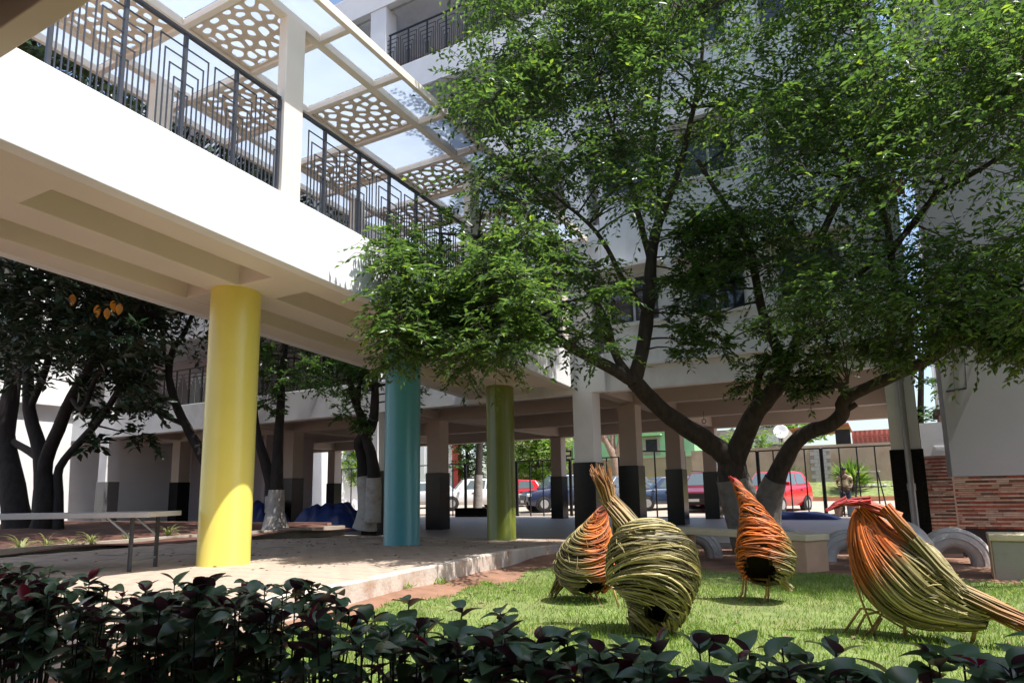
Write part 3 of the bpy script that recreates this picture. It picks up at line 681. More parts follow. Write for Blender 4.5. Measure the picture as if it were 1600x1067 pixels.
TC = [(1190, 868, 12.9, .34), (1196, 800, 12.9, .24), (1212, 748, 12.75, .17), (1236, 700, 12.55, .14), (1262, 676, 12.4, .125), (1296, 664, 12.25, .12), (1316, 646, 12.15, .12), (1318, 626, 12.1, .11), (1345, 610, 12, .095), (1395, 588, 11.8, .09), (1450, 562, 11.5, .08), (1500, 528, 11.2, .065), (1560, 470, 10.9, .05), (1620, 400, 10.6, .035), (1660, 320, 10.4, .02)]
TC1 = [(1316, 642, 12.15, .06), (1330, 636, 12.1, .05), (1338, 631, 12.1, .045)]
TC2 = [(1395, 588, 11.8, .05), (1392, 520, 11.6, .06), (1395, 440, 11.4, .055), (1388, 360, 11.2, .05), (1370, 310, 11, .045), (1330, 260, 10.8, .03), (1300, 180, 10.6, .02)]
TC3 = [(1390, 400, 11.3, .045), (1425, 350, 11, .04), (1470, 300, 10.7, .035), (1540, 260, 10.3, .03), (1620, 200, 10, .02)]
TC4 = [(1340, 430, 11.4, .04), (1400, 380, 11.1, .04), (1450, 320, 10.8, .035), (1500, 220, 10.4, .025), (1520, 110, 10, .02)]
big = []
big += clump_region(64, 600, 830, 365, 575, 7.0, 8.8, .36, .66, -6.12, lambda x, y: (y-330)/1.2 > (700-x)*.55-30 and y < 560+.15*(x-560))
big += clump_region(26, 780, 960, 370, 560, 8.0, 10.8, .3, .55, -5.4)
big += clump_region(92, 740, 1010, -90, 330, 8.6, 11.6, .55, .95, -5.4, lambda x, y: x > 745-.1*y+ (40 if y > 250 else 0))
big += clump_region(102, 980, 1400, -110, 330, 8.8, 12.3, .6, 1.0, None, lambda x, y: not (1020 < x < 1150 and 250 < y < 340 and rng.uniform() < .75))
big += clump_region(62, 1380, 1680, -90, 330, 8.4, 11.8, .55, .95, None, lambda x, y: (y > 60-(x-1480)*.8 or x < 1420 or rng.uniform() < .3) and not (1440 < x < 1570 and 270 < y < 400))
big += clump_region(60, 1190, 1680, 370, 520, 9.2, 12.2, .5, .85, None, lambda x, y: not (1130 < x < 1210 and y > 430))
big += clump_region(20, 1060, 1220, 330, 440, 10.2, 12.2, .3, .5)
big += clump_region(14, 1040, 1150, 430, 560, 10.4, 11.6, .22, .36)
big += clump_region(14, 1150, 1300, 520, 610, 11.2, 12.2, .22, .34)
big += clump_region(20, 1340, 1660, 515, 560, 10, 11.8, .25, .4)
big += clump_region(30, 900, 1500, -420, -90, 8.8, 12.0, .5, .8)
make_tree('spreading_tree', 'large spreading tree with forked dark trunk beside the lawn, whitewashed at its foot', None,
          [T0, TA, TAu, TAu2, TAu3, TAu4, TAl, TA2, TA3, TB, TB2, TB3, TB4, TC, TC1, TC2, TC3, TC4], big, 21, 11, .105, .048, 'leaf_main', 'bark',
          wash=[(T0, 1.28), (TC, 1.35)], base=(-2.5, 12.9, 0), washmat='dirty_shaded_whitewash')
# dark rubber tree on the left
LT = []
for pts in ([(30, 845, 10.2, .55), (20, 760, 10.2, .45), (8, 680, 10.2, .36), (20, 600, 10.2, .3), (18, 520, 10.1, .24), (30, 420, 10, .2)],
            [(62, 845, 10.1, .45), (70, 790, 10.1, .34), (64, 710, 10.1, .27), (46, 640, 10, .22), (46, 560, 10, .18), (62, 470, 9.9, .15)],
            [(64, 800, 10.1, .3), (72, 720, 10.1, .25), (92, 670, 10, .22), (112, 620, 9.9, .19), (150, 560, 9.8, .17), (165, 500, 9.7, .15), (175, 430, 9.6, .12)],
            [(90, 840, 10.3, .2), (92, 770, 10.3, .16), (93, 730, 10.3, .14), (125, 690, 10.2, .13), (160, 650, 10.1, .12), (190, 600, 10, .1), (220, 540, 9.9, .07)],
            [(70, 720, 10.1, .16), (46, 705, 10.2, .15), (20, 690, 10.3, .13), (0, 680, 10.4, .12)],
            [(46, 640, 10, .13), (70, 580, 10, .13), (84, 520, 9.9, .11), (90, 440, 9.9, .09)],
            [(112, 620, 9.9, .10), (130, 640, 9.7, .09), (150, 590, 9.6, .08), (200, 540, 9.5, .06), (235, 500, 9.4, .04)]):
    LT.append([(x, y, Y, r_*.74) for x, y, Y, r_ in pts])
dark = clump_region(120, -60, 240, 390, 590, 8.4, 11.0, .45, .75, None, lambda x, y: y < 600-abs(x-60)*.3)
dark += clump_region(22, 60, 240, 540, 700, 9.4, 11, .3, .5, None, lambda x, y: x > 130 or y < 560)
for _ in range(300): dark.append((np.array((rng.uniform(-20.5, -10.9), rng.uniform(3.5, 13.0), rng.uniform(6.0, 12.5))), rng.uniform(.7, 1.1)))
dark = [c for c in dark if c[0][0] < -10.6 or c[0][2] < 3.4]
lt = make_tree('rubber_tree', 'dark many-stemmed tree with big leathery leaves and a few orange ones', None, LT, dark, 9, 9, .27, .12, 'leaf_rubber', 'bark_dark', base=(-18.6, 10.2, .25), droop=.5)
lt_off = np.array((-18.6, 10.2, .25))
# bright orange leaves of that tree
def big_leaf(L, Wd, m, curl=.15, fold=.12, n=7):
    q = MB(); vs = []; 
    for i in range(n):
        t = i/(n-1); w = Wd*.5*(math.sin(math.pi*min(1, t**.8*1.0))**.8)+.0008
        y = L*t; z = -curl*L*t*t+.08*L*math.sin(t*3)
        vs += [(-w, y, z+fold*w), (0, y, z), (w, y, z+fold*w)]
    fs = []
    for i in range(n-1):
        for j in (0, 1): fs.append((3*i+j, 3*i+j+1, 3*i+4+j, 3*i+3+j))
    q.add(vs, fs); return q.mesh('leaf', m, smooth=True)
ol = [big_leaf(.30, .14, 'leaf_orange', .2), big_leaf(.28, .13, 'leaf_orange', .35)]
for k, (x, y, rx, rz_) in enumerate(((153, 485, -1.7, .4), (168, 490, -1.9, .1), (187, 482, -1.5, -.3), (178, 478, -.4, 1.3), (114, 468, -1.6, .2))):
    c = onY(x, y-9, 8.3)-lt_off; inst('orange_leaf', ol[k % 2], lt, tuple(c), (-1.45-.1*(k % 3), 0, 1.07+rz_*.4), 1.0)
# two small whitewashed trees in the bed
A1 = [(430, 826, 12.0, .30), (430, 800, 12.0, .20), (432, 765, 12, .17), (434, 700, 12, .125), (438, 640, 11.9, .105), (440, 590, 11.8, .09), (445, 545, 11.6, .07), (450, 490, 11.4, .05)]
A2 = [(426, 800, 12.0, .17), (424, 760, 12, .15), (412, 715, 11.9, .12), (398, 675, 11.8, .10), (378, 690, 11.6, .10), (345, 735, 11.3, .12), (318, 712, 11, .12), (296, 676, 10.8, .11), (278, 640, 10.7, .10), (262, 590, 10.6, .085), (270, 545, 10.5, .08), (286, 520, 10.4, .06), (300, 490, 10.3, .05)]
A2 = [(426, 800, 12.0, .17), (424, 760, 12, .15), (412, 715, 11.9, .12), (400, 670, 11.8, .10), (394, 610, 11.7, .08), (390, 560, 11.6, .06)]
A3 = [(345, 790, 11.6, .17), (335, 745, 11.5, .15), (316, 712, 11.3, .135), (297, 676, 11.2, .12), (278, 640, 11.0, .105), (264, 590, 10.9, .09), (270, 548, 10.8, .08), (288, 520, 10.7, .06), (305, 480, 10.6, .05)]
A4 = [(290, 664, 11.1, .07), (262, 652, 11, .06), (235, 638, 10.9, .05), (205, 618, 10.8, .035)]
A5 = [(264, 590, 10.9, .05), (258, 560, 10.9, .04), (252, 520, 10.8, .03), (246, 490, 10.7, .02)]
cl = clump_region(20, 396, 500, 545, 600, 10.9, 12.2, .24, .4)+clump_region(7, 398, 440, 600, 665, 11.4, 12.2, .16, .26)
for _ in range(26): cl.append((np.array((rng.uniform(-15.5, -11.8), rng.uniform(11, 12.8), rng.uniform(3.9, 6.4))), rng.uniform(.4, .6)))
make_tree('bed_tree', 'small tree with whitewashed trunk in red soil beside the yellow column', 'small trees in the planting bed', [A1, A2], cl, 9, 9, .13, .055, 'leaf_mid', 'bark_dark', wash=[(A1, 1.2), (A2, 1.2)], base=tuple(onY(430, 824, 12.0)))
cl = clump_region(16, 190, 320, 480, 560, 10.3, 11.3, .24, .42)+clump_region(8, 170, 290, 600, 650, 10.5, 11.3, .2, .3)
make_tree('bed_tree', 'dark leaning tree with crooked limbs behind the yellow column', 'small trees in the planting bed', [A3, A4, A5], cl, 8, 8, .12, .05, 'leaf_dark', 'bark_dark', base=tuple(onY(345, 790, 11.6)))
C1 = [(570, 826, 12.3, .26), (574, 795, 12.3, .2), (570, 760, 12.3, .16), (566, 715, 12.3, .14), (562, 690, 12.2, .13), (580, 668, 12.1, .12), (586, 630, 12, .10), (586, 590, 11.9, .08), (590, 540, 11.8, .06)]
C2 = [(580, 815, 12.3, .2), (584, 760, 12.3, .16), (582, 720, 12.2, .13), (574, 690, 12.1, .11), (566, 655, 12, .095), (552, 620, 11.9, .08), (545, 580, 11.8, .06), (540, 540, 11.7, .04)]
C3 = [(560, 640, 11.9, .06), (562, 600, 11.9, .05), (580, 575, 11.8, .045), (600, 555, 11.7, .03)]
cl = clump_region(22, 500, 585, 565, 610, 11.2, 12.4, .2, .36)+clump_region(14, 520, 580, 605, 675, 11.3, 12.4, .16, .26)+clump_region(16, 640, 690, 590, 660, 11.8, 12.8, .18, .3)
for _ in range(16): cl.append((np.array((rng.uniform(-12.6, -10), rng.uniform(11, 12.8), rng.uniform(3.9, 5.8))), rng.uniform(.3, .5)))
cl = [c for c in cl if c[0][0] < -9.5]
make_tree('bed_tree', 'small tree with two crossed whitewashed stems beside the teal column', 'small trees in the planting bed', [C1, C2, C3], cl, 9, 9, .12, .05, 'leaf_mid', 'bark_dark', wash=[(C1, 1.45), (C2, 1.45)], base=tuple(onY(575, 824, 12.3)))
# trees and bushes beyond the fence
def far_tree(label, px, py, Y, w, h, nc, leaf='leaf_far', ll=.22, trunk=None, base_y=None, name='garden_tree', group='trees beyond the fence'):
    c = onY(px, py, Y); gz_ = lotz(Y) if Y < 37 else 1.3
    L = trunk or [(px, base_y or 760, Y, .16), (px+2, (py+760)/2, Y, .12), (px, py, Y, .08)]
    cl = []
    for _ in range(nc):
        u = rand_unit(1)[0]*rng.uniform(.3, 1)**.5; cl.append((c+u*np.array((w, w*.8, h)), rng.uniform(.35, .55)*min(1.4, w)))
    return make_tree(name, label, group, [L], cl, 8, 7, ll, ll*.5, leaf, 'bark', base=(float(c[0]), Y, gz_), nseg=7)
far_tree('bright leafy tree in front of the yellow house beyond the fence', 838, 700, 39.5, 2.2, 2.3, 90, 'leaf_far', .3)
far_tree('bushy green tree beside the white shed with the red pillar', 728, 690, 41, 1.8, 2.6, 80, 'leaf_mid', .3)
far_tree('leafy shrub seen through the hall between the teal column and the bed tree', 545, 722, 29.0, 1.1, 1.2, 44, 'leaf_far', .22, base_y=790)
far_tree('feathery pale green tree behind the block house and the dish', 1215, 672, 52, 2.8, 1.4, 60, 'leaf_far', .36)
far_tree('low green tree hanging over the tan boundary wall', 1170, 690, 41.5, 1.6, .5, 12, 'leaf_far', .22)
far_tree('slim green tree between the drain pipe and grey wing', 1446, 590, 20.5, .55, 1.9, 20, 'leaf_mid', .14, trunk=[(1443, 800, 20.5, .1), (1438, 700, 20.5, .09), (1440, 560, 20.5, .06)])
PT = [[(968, 770, 38.6, .34), (962, 718, 38.6, .3), (948, 690, 38.6, .2), (938, 668, 38.6, .17), (930, 640, 38.6, .14)], [(962, 720, 38.6, .2), (957, 690, 38.6, .15), (958, 640, 38.6, .13)], [(962, 715, 38.6, .22), (970, 690, 38.6, .2), (970, 660, 38.6, .16), (976, 630, 38.6, .12)], [(945, 690, 38.6, .12), (935, 682, 38.6, .1), (925, 675, 38.6, .08)]]
make_tree('bare_tree', 'pale bare-limbed tree in front of the green house', 'trees beyond the fence', PT, [(onY(940, 610, 38.6), .8), (onY(975, 600, 38.6), .9), (onY(955, 585, 38.6), .9)], 9, 8, .22, .1, 'leaf_far', 'bark_pale', base=tuple(onY(966, 768, 38.6)))
PL = [(746, 803, 27.2, .2), (747, 770, 27.2, .19), (748, 728, 27.2, .17), (750, 690, 27.2, .15), (751, 640, 27.2, .13), (752, 590, 27.2, .12)]
make_tree('planter_tree', 'straight tree with whitewashed trunk standing in a black planter', 'trees beyond the fence', [PL], [(onY(752+dx, 570+dy, 27.4), .8) for dx, dy in ((0, 0), (-30, 8), (30, 5), (10, -22))], 8, 8, .2, .09, 'leaf_mid', 'bark', wash=[(PL, 2.0)], base=tuple(onY(746, 803, 27.2)))
c = onZ(745, 808, 0); pl = thing('tree_planter', 'low black granite planter box around the whitewashed tree', 'planter', (float(onY(748, 800, 27.0)[0]), 26.9, 0))
for nm, a in (('wall', (-.95, .95, -.42, -.32)), ('wall', (-.95, .95, .32, .42)), ('end_wall', (-.95, -.85, -.318, .318)), ('end_wall', (.85, .95, -.318, .318))): bx(nm, 'granite', pl, *a, 0, .40)
bx('soil_fill', 'soil_dark', pl, -.848, .848, -.318, .318, 0, .34)
def agave(px, py, Y, r, lab):
    c = onY(px, py, Y); o = thing('spiky_shrub', lab, 'shrub', tuple(c), group='spiky shrubs by the tan wall')
    q = MB()
    dirs = rand_unit(240); dirs[:, 2] = np.abs(dirs[:, 2])*1.0+.05
    me = leaf_mesh('leaves', rng.normal(size=(240, 3))*.08*r, dirs, rand_unit(240), r*rng.uniform(.7, 1.15, 240), .10*r, 'leaf_far', .2)
    p = bpy.data.objects.new('leaves', me); COL.objects.link(p); p.parent = o; p['kind'] = 'stuff'
    q.tube([(0, 0, -.5), (0, 0, .1)], [.08, .05], 6); q.build('stem', 'bark', o)
agave(1332, 752, 38.3, 1.15, 'spiky green shrub at the tan wall behind the standing man'); agave(1232, 756, 38.3, 1.0, 'spiky green shrub at the tan wall behind the red hatchback')

# ================================================================= BEYOND THE FENCE
# black fence along the back of the hall: panels with their own frames and bars
def fence_panel(x0, x1, Y, h0, h1, nb, lab, y1=None):
    y1 = Y if y1 is None else y1
    o = thing('bar_fence', lab, 'fence', (x0, Y, 0), group='black fence panels behind the hall')
    dx, dy = x1-x0, y1-Y
    q = MB(); q.bar((0, 0, h0), (dx, dy, h1), .05); q.build('top_rail', 'iron', o)
    q = MB(); q.bar((0, 0, .06), (dx, dy, .06), .05); q.build('bottom_rail', 'iron', o)
    for i in range(nb+1):
        t = i/nb; w = .075 if i in (0, nb) else .045
        q = MB(); q.bar((dx*t, dy*t, -.01), (dx*t, dy*t, h0+(h1-h0)*t), w); q.build('post' if i in (0, nb) else 'bar', 'iron', o)
    return o
FYb = 27.75
gx_edges = [(-27.0, -24.2), (-24.15, -21.3), (-21.25, -18.4), (-18.35, -15.6), (-15.55, -12.9), (-12.85, -10.6), (-6.9, -5.0), (-4.95, -2.75), (-2.7, -.4), (-.35, 2.4)]
where = ['next to the sunlit white wing', 'behind the teal column, before the parked silver car', 'before the white shed', 'before the white car and red pillar', 'beside the black tree planter', 'before the navy car', 'before the maroon car', 'before the red hatchback', 'where the man stands', 'behind the black column with the pipe']
for (a, b2), w_ in zip(gx_edges, where):
    fence_panel(a, b2, FYb, 2.45, 2.45, 4, 'black bar fence panel '+w_)
fence_panel(-8.45, -7.2, 24.2, 2.45, 2.45, 3, 'open black gate leaf between two black column bases before the blue car', 25.6)
sg = thing('fence_sign', 'small black cut-out emblem on the fence by the column', 'sign', tuple(onY(888, 712, 27.6)))
q = MB(); q.bar((-.16, 0, .2), (.16, 0, .2), .07); q.bar((.13, 0, .2), (.13, 0, 0), .07); q.bar((.16, 0, 0), (-.14, 0, 0), .07); q.bar((-.12, 0, .02), (-.12, 0, -.2), .07); q.bar((-.16, 0, -.2), (.1, 0, -.2), .07); q.build('emblem', 'iron', sg, kind='stuff')
# cars
def make_car(label, col, px, py, ang, Lc=3.9, Wc=1.72, Hc=1.58, suv=False, name='parked_car'):
    P = onLot(px, py); o = thing(name, label, 'car', (float(P[0]), float(P[1]), lotz(float(P[1]))), ang, group='cars parked beyond the fence')
    hw = Wc/2; zb = .24; belt = Hc*.60; hood = Hc*.58
    # front is -X in car space
    xf, xr = -Lc/2, Lc/2
    st = [(xf, .42, hood*.72, .80), (xf+.05, .3, hood*.82, .90), (xf+.35, zb, hood*.95, .97), (xf+1.0, zb, belt*1.0, 1.), (xf+1.5, zb, belt*1.03, 1.), (0, zb, belt*1.04, 1.), (xr-.7, zb, belt*1.08, 1.), (xr-.12, zb+.05, belt*1.08, .96), (xr, .38, belt*.95, .86)]
    q = MB(); vs = []; ring = 10
    for x, z0, z1, k in st:
        w = hw*k; h = z1-z0
        prof = [(-w*.86, z0), (-w*.98, z0+h*.2), (-w, z0+h*.5), (-w*.985, z0+h*.82), (-w*.90, z1), (w*.90, z1), (w*.985, z0+h*.82), (w, z0+h*.5), (w*.98, z0+h*.2), (w*.86, z0)]
        vs += [(x, y, z) for y, z in prof]
    q.add(vs, [(i*ring+j, i*ring+(j+1) % ring, (i+1)*ring+(j+1) % ring, (i+1)*ring+j) for i in range(len(st)-1) for j in range(ring)]+[tuple(range(ring)), tuple((len(st)-1)*ring+j for j in range(ring))])
    auto_smooth(q.build('body', col, o, bevel=.015), 35)
    # cabin
    ca = xf+(.95 if suv else .88); cb = xr-.12; ra = ca+(.55 if suv else .68); rb = xr-(.42 if suv else .48); zt_ = Hc
    tb, tt = hw*.90, hw*.72
    q = MB(); v = [(ca, -tb, belt), (ca, tb, belt), (cb, tb, belt*1.06), (cb, -tb, belt*1.06), (ra, -tt, zt_-.04), (ra, tt, zt_-.04), (rb, tt, zt_-.05), (rb, -tt, zt_-.05), ((ra+rb)/2, -tt, zt_), ((ra+rb)/2, tt, zt_)]
    q.add(v, [(0, 1, 5, 4), (1, 2, 6, 9, 5), (2, 3, 7, 6), (3, 0, 4, 8, 7), (4, 5, 9, 8), (8, 9, 6, 7)])
    cab = q.build('cabin', col, o, bevel=.05); auto_smooth(cab, 30)
    def lerp(a, b2, t): return np.array(a)+(np.array(b2)-np.array(a))*t
    def pane(nm, A, B2, C, D, par, off, inset=(.06, .94, .10, .90)):
        u0, u1, w0, w1 = inset; Q = []
        for u, w in ((u0, w0), (u1, w0), (u1, w1), (u0, w1)): Q.append(lerp(lerp(A, B2, u), lerp(D, C, u), w))
        n_ = np.cross(Q[1]-Q[0], Q[3]-Q[0]); n_ = n_/np.linalg.norm(n_); ctr = np.array((0, 0, Hc*.7))
        if (sum(Q)/4-ctr)@n_ < 0: n_ = -n_
        q = MB(); q.add([p+n_*off for p in Q]+[p-n_*.01 for p in Q], [(0, 1, 2, 3), (4, 5, 6, 7)[::-1], (0, 1, 5, 4), (1, 2, 6, 5), (2, 3, 7, 6), (3, 0, 4, 7)]); q.build(nm, 'car_glass', par)
    pane('windscreen', v[0], v[1], v[5], v[4], o, .012)
    pane('rear_window', v[3], v[2], v[6], v[7], o, .012)
    for a, b2, c, d_ in ((v[0], v[3], v[7], v[4]), (v[1], v[2], v[6], v[5])):
        pane('side_window', a, b2, c, d_, o, .012, (.16, .50, .12, .88)); pane('side_window', a, b2, c, d_, o, .012, (.53, .86, .12, .88))
    # wheels
    rw = .34 if suv else .30
    for sx in (xf+.78, xr-.72):
        for sy in (-1, 1):
            q = MB(); q.tube([(sx, sy*(hw-.2), rw), (sx, sy*(hw+.004), rw)], rw*1.16, 20); q.build('wheel_arch', 'black_plastic', o)
            q = MB(); q.tube([(sx, sy*(hw-.18), rw), (sx, sy*(hw+.0), rw), (sx, sy*(hw+.03), rw)], [rw, rw, rw*.9], 20); wh = q.build('wheel', 'rubber', o)
            q = MB(); q.tube([(sx, sy*(hw+.0), rw), (sx, sy*(hw+.034), rw)], rw*.62, 14)
            q.build('rim', 'rim', wh)
    # face
    bx('grille', 'black_plastic', o, xf-.02, xf+.06, -hw*.52, hw*.52, hood*.50, hood*.74); bx('lower_grille', 'black_plastic', o, xf-.03, xf+.08, -hw*.72, hw*.72, .30, .46)
    bx('number_plate', 'plate', o, xf-.045, xf-.031, -.26, .26, hood*.40, hood*.52)
    for sy in (-1, 1):
        q = MB(); q.obox((xf+.10, sy*hw*.74, hood*.76), (1, sy*.35, 0), (-sy*.35, 1, 0), (0, 0, 1), .10, .19, .075); q.build('headlight', 'lamp_glass', o, bevel=.03)
        q = MB(); q.obox((ca+.28, sy*(hw+.09), belt+.13), (1, 0, 0), (0, 1, 0), (0, 0, 1), .06, .10, .075); q.build('mirror', col, o, bevel=.03)
        bx('tail_light', 'red_sign', o, xr-.06, xr+.015, sy*hw*.72-.12, sy*hw*.72+.12, belt*.78, belt*1.0)
        for dxh in (-.28, .62): bx('door_handle', 'black_plastic', o, dxh, dxh+.16, sy*(hw+.0)-.012, sy*(hw+.0)+.012, belt*.86, belt*.9)
    if suv:
        for sy in (-1, 1):
            q = MB(); q.bar((ra+.1, sy*tt*.93, Hc+.03), (rb-.05, sy*tt*.93, Hc+.02), .04); q.build('roof_rail', 'steel_dark', o)
    return o
PI = math.pi
make_car('red hatchback parked at the foot of the grass bank by the tree fork', 'red_car', 1212, 799, R(72), 3.7, 1.69, 1.64)
make_car('maroon car facing the hall between two black column bases', 'maroon_car', 1112, 796, R(84), 4.2, 1.79, 1.68, True)
make_car('dark blue hatchback behind the open gate leaf', 'blue_car', 1040, 795, R(38), 3.9, 1.72, 1.52)
make_car('grey car half hidden behind two black column bases and sticks', 'grey_car', 962, 794, R(64), 4.1, 1.76, 1.6)
make_car('navy blue sport utility car with a broad dark grille', 'navy_car', 884, 797, R(46), 4.4, 1.82, 1.75, True)
make_car('red car showing beside the olive column', 'red_car', 800, 791, R(20), 3.9, 1.7, 1.5)
make_car('white sport utility car behind the whitewashed planter tree', 'white_car', 742, 795, R(40), 4.3, 1.79, 1.66, True)
make_car('silver car parked behind the black column next to the teal column', 'silver', 655, 794, R(45), 4.2, 1.76, 1.56)
# boundary wall, houses
bw = thing('boundary_wall', 'tan plastered boundary wall with a patch of bare grey blocks', 'wall')
WYb = 39.7; wz1 = 3.25
bx('render', 'tanwall', bw, float(onY(1082, 740, WYb)[0]), 14, WYb, WYb+.2, .9, wz1)
X0 = float(onY(1268, 740, WYb)[0]); X1 = float(onY(1300, 740, WYb)[0])
bx('mortar', 'mortar', bw, X0, X1, WYb-.02, WYb-.001, 1.3, wz1-.08)
q = MB(); q.box(0, .385, -.02, .0, 0, .185); bkm = q.mesh('block', 'block_grey', False)
z = 1.32; rowi = 0
while z < wz1-.25:
    x = X0+(.0 if rowi % 2 else -.2)
    while x < X1-.3:
        if x >= X0-.01: inst('block', bkm, bw, (x, WYb-.021, z))
        x += .4
    z += .2; rowi += 1
bh = thing('block_house', 'low house of bare cream concrete blocks behind the tan wall', 'house')
BY = 44.0; xa, xb = float(onY(1120, 700, BY)[0]), float(onY(1225, 700, BY)[0]); zc = float(onY(1130, 672, BY)[2])
bx('wall', 'mortar', bh, xa, xb, BY, BY+4, 1, zc)
q = MB(); q.box(0, .47, -.03, .0, 0, .225); bkm2 = q.mesh('block', 'block', False)
z = 2.9; rowi = 0
while z < zc-.2:
    x = xa+(.0 if rowi % 2 else -.245)
    while x < xb-.4:
        if x >= xa-.01: inst('block', bkm2, bh, (x, BY-.002, z))
        x += .49
    z += .24; rowi += 1
w0 = onY(1171, 692, BY); wn = bx('window', 'frame_white', bh, float(w0[0])-.32, float(w0[0])+.32, BY-.09, BY-.035, float(w0[2])-.4, float(w0[2])+.4); bx('pane', 'pane', wn, float(w0[0])-.22, float(w0[0])+.22, BY-.11, BY-.091, float(w0[2])-.3, float(w0[2])+.3)
w0 = onY(1200, 687, BY); bx('white_board', 'plate', bh, float(w0[0])-.5, float(w0[0])+.6, BY-.12, BY-.05, float(w0[2])-.28, float(w0[2])+.28)
ds = thing('satellite_dish', 'round white satellite dish above the block house', 'dish', tuple(onY(1220, 675, 43)))
q = MB(); q.lathe([(.0, .0), (.2, .03), (.38, .09), (.42, .12), (.40, .12), (.2, .05), (0.01, .03)], 20); d_ = q.build('reflector', 'dish', ds, smooth=True); d_.rotation_euler = (R(75), 0, R(10))
q = MB(); q.bar((0, .1, 0), (0, .1, -1.6), .05); q.bar((0, .05, -.05), (0, -.4, -.02), .025); q.build('mast', 'steel_dark', ds, kind='stuff')
gh = thing('green_house', 'pale green house with a small window behind the bare tree', 'house')
GYh = 46.0; xa, xb = float(onY(895, 700, GYh)[0]), float(onY(1085, 700, GYh)[0])
bx('wall', 'green_house', gh, xa, xb, GYh, GYh+6, 1, 6.2); bx('parapet_band', 'green_house', gh, xa-.1, xb+.1, GYh-.12, GYh+.0, 4.95, 5.1)
w0 = onY(1018, 696, GYh); wn = bx('window', 'block', gh, float(w0[0])-.6, float(w0[0])+.6, GYh-.05, GYh-.001, float(w0[2])-.62, float(w0[2])+.62); bx('opening', 'hole', wn, float(w0[0])-.38, float(w0[0])+.42, GYh-.07, GYh-.051, float(w0[2])-.42, float(w0[2])+.42)
bx('sun_shade', 'green_house', wn, float(w0[0])-.8, float(w0[0])+.8, GYh-.5, GYh-.052, float(w0[2])+.66, float(w0[2])+.76)
gw = thing('garden_wall', 'stained tan wall at the foot of the green house', 'wall'); bx('wall', 'tanwall', gw, xa-3, xb+1, 43.2, 43.4, 1, 3.1); bx('coping', 'block', gw, xa-3, xb+1, 43.15, 43.45, 3.102, 3.18)
rs = thing('red_sheet_fence', 'faded red sheet fence on top of the tan wall', 'fence')
xa, xb = float(onY(1332, 690, 40.2)[0]), 6.0; z0, z1 = 3.2, float(onY(1350, 672, 40.2)[2])
x = xa
while x < xb:
    q = MB(); n_ = 8; xs_ = [x+.9*i/n_ for i in range(n_+1)]
    q.add([(a, 40.2+.025*(i % 2), z) for z in (z0, z1) for i, a in enumerate(xs_)], [(i, i+1, n_+2+i, n_+1+i) for i in range(n_)]); q.build('sheet', 'red_sheet', rs); x += .9
for z in (z0+.35, z1-.3): bx('rail', 'red_sheet', rs, xa, xb, 40.16, 40.195, z, z+.06)
sr = thing('shed_roof', 'thin rusty shed roof with dark gap below above the tan wall', 'roof')
xa, xb = float(onY(1238, 690, 41)[0]), float(onY(1330, 690, 41)[0])
q = MB(); q.obox(((xa+xb)/2, 41.5, 4.15), (1, 0, .05), (0, 1, -.1), (0, 0, 1), (xb-xa)/2, 1.3, .04); q.build('sheet', 'red_sheet', sr)
bx('dark_sheet', 'black_plastic', sr, xa+2.2, xb, 40.9, 40.95, 3.3, 4.1)  # black sheet across the dark gap below the roof
for x in (xa+.2, xb-.2): bx('post', 'steel_dark', sr, x-.04, x+.04, 41, 41.08, 1.2, 4.1)
wsd = thing('white_shed', 'tall white shed with a red corner pillar', 'shed')
SYh = 40.5; xa, xb, xc = float(onY(560, 720, SYh)[0]), float(onY(707, 720, SYh)[0]), float(onY(716, 720, SYh)[0])
bx('wall', 'white_house', wsd, xa, xb, SYh, SYh+1.2, .9, 7.5); bx('corner_pillar', 'red_pillar', wsd, xb+.002, xc, SYh-.05, SYh+.3, .9, 7.5)
x = xa
while x < xb-.3: bx('rib', 'white_house', wsd, x, x+.05, SYh-.04, SYh-.001, .95, 7.45); x += .9
yh = thing('yellow_house', 'yellow house with a small window behind the leafy tree', 'house'); YY = 47.
xa, xb = float(onY(775, 720, YY)[0]), float(onY(893, 720, YY)[0]); bx('wall', 'yellow_house', yh, xa, xb, YY, YY+5, .9, 6.5)
w0 = onY(808, 730, YY); wn = bx('window', 'frame_white', yh, float(w0[0])-.55, float(w0[0])+.55, YY-.05, YY-.001, float(w0[2])-.6, float(w0[2])+.6); bx('pane', 'pane', wn, float(w0[0])-.45, float(w0[0])+.45, YY-.065, YY-.051, float(w0[2])-.5, float(w0[2])+.5)
lp = thing('lamp_post', 'slender grey lamp post in the gap beside the grey wing', 'lamp post', (float(onY(1466, 640, 24)[0]), 24, 0)); q = MB(); q.tube([(0, 0, -.3), (0, 0, 8.5)], [.07, .05], 10); q.build('pole', 'steel', lp); q = MB(); q.bar((0, 0, 8.4), (.9, 0, 8.6), .05); q.build('arm', 'steel', lp); bx('lamp_head', 'steel', lp, .85, 1.25, -.08, .08, 8.52, 8.64)
hut = thing('small_roof', 'dark eave of a small hut above the low white wall', 'roof'); zz = float(onY(1465, 650, 18)[2]); bx('eave', 'bark', hut, .62, 2.4, 17.6, 19, zz, zz+.12); bx('wall', 'strip_cream', hut, .7, 2.3, 17.8, 18.9, 0, zz-.002)

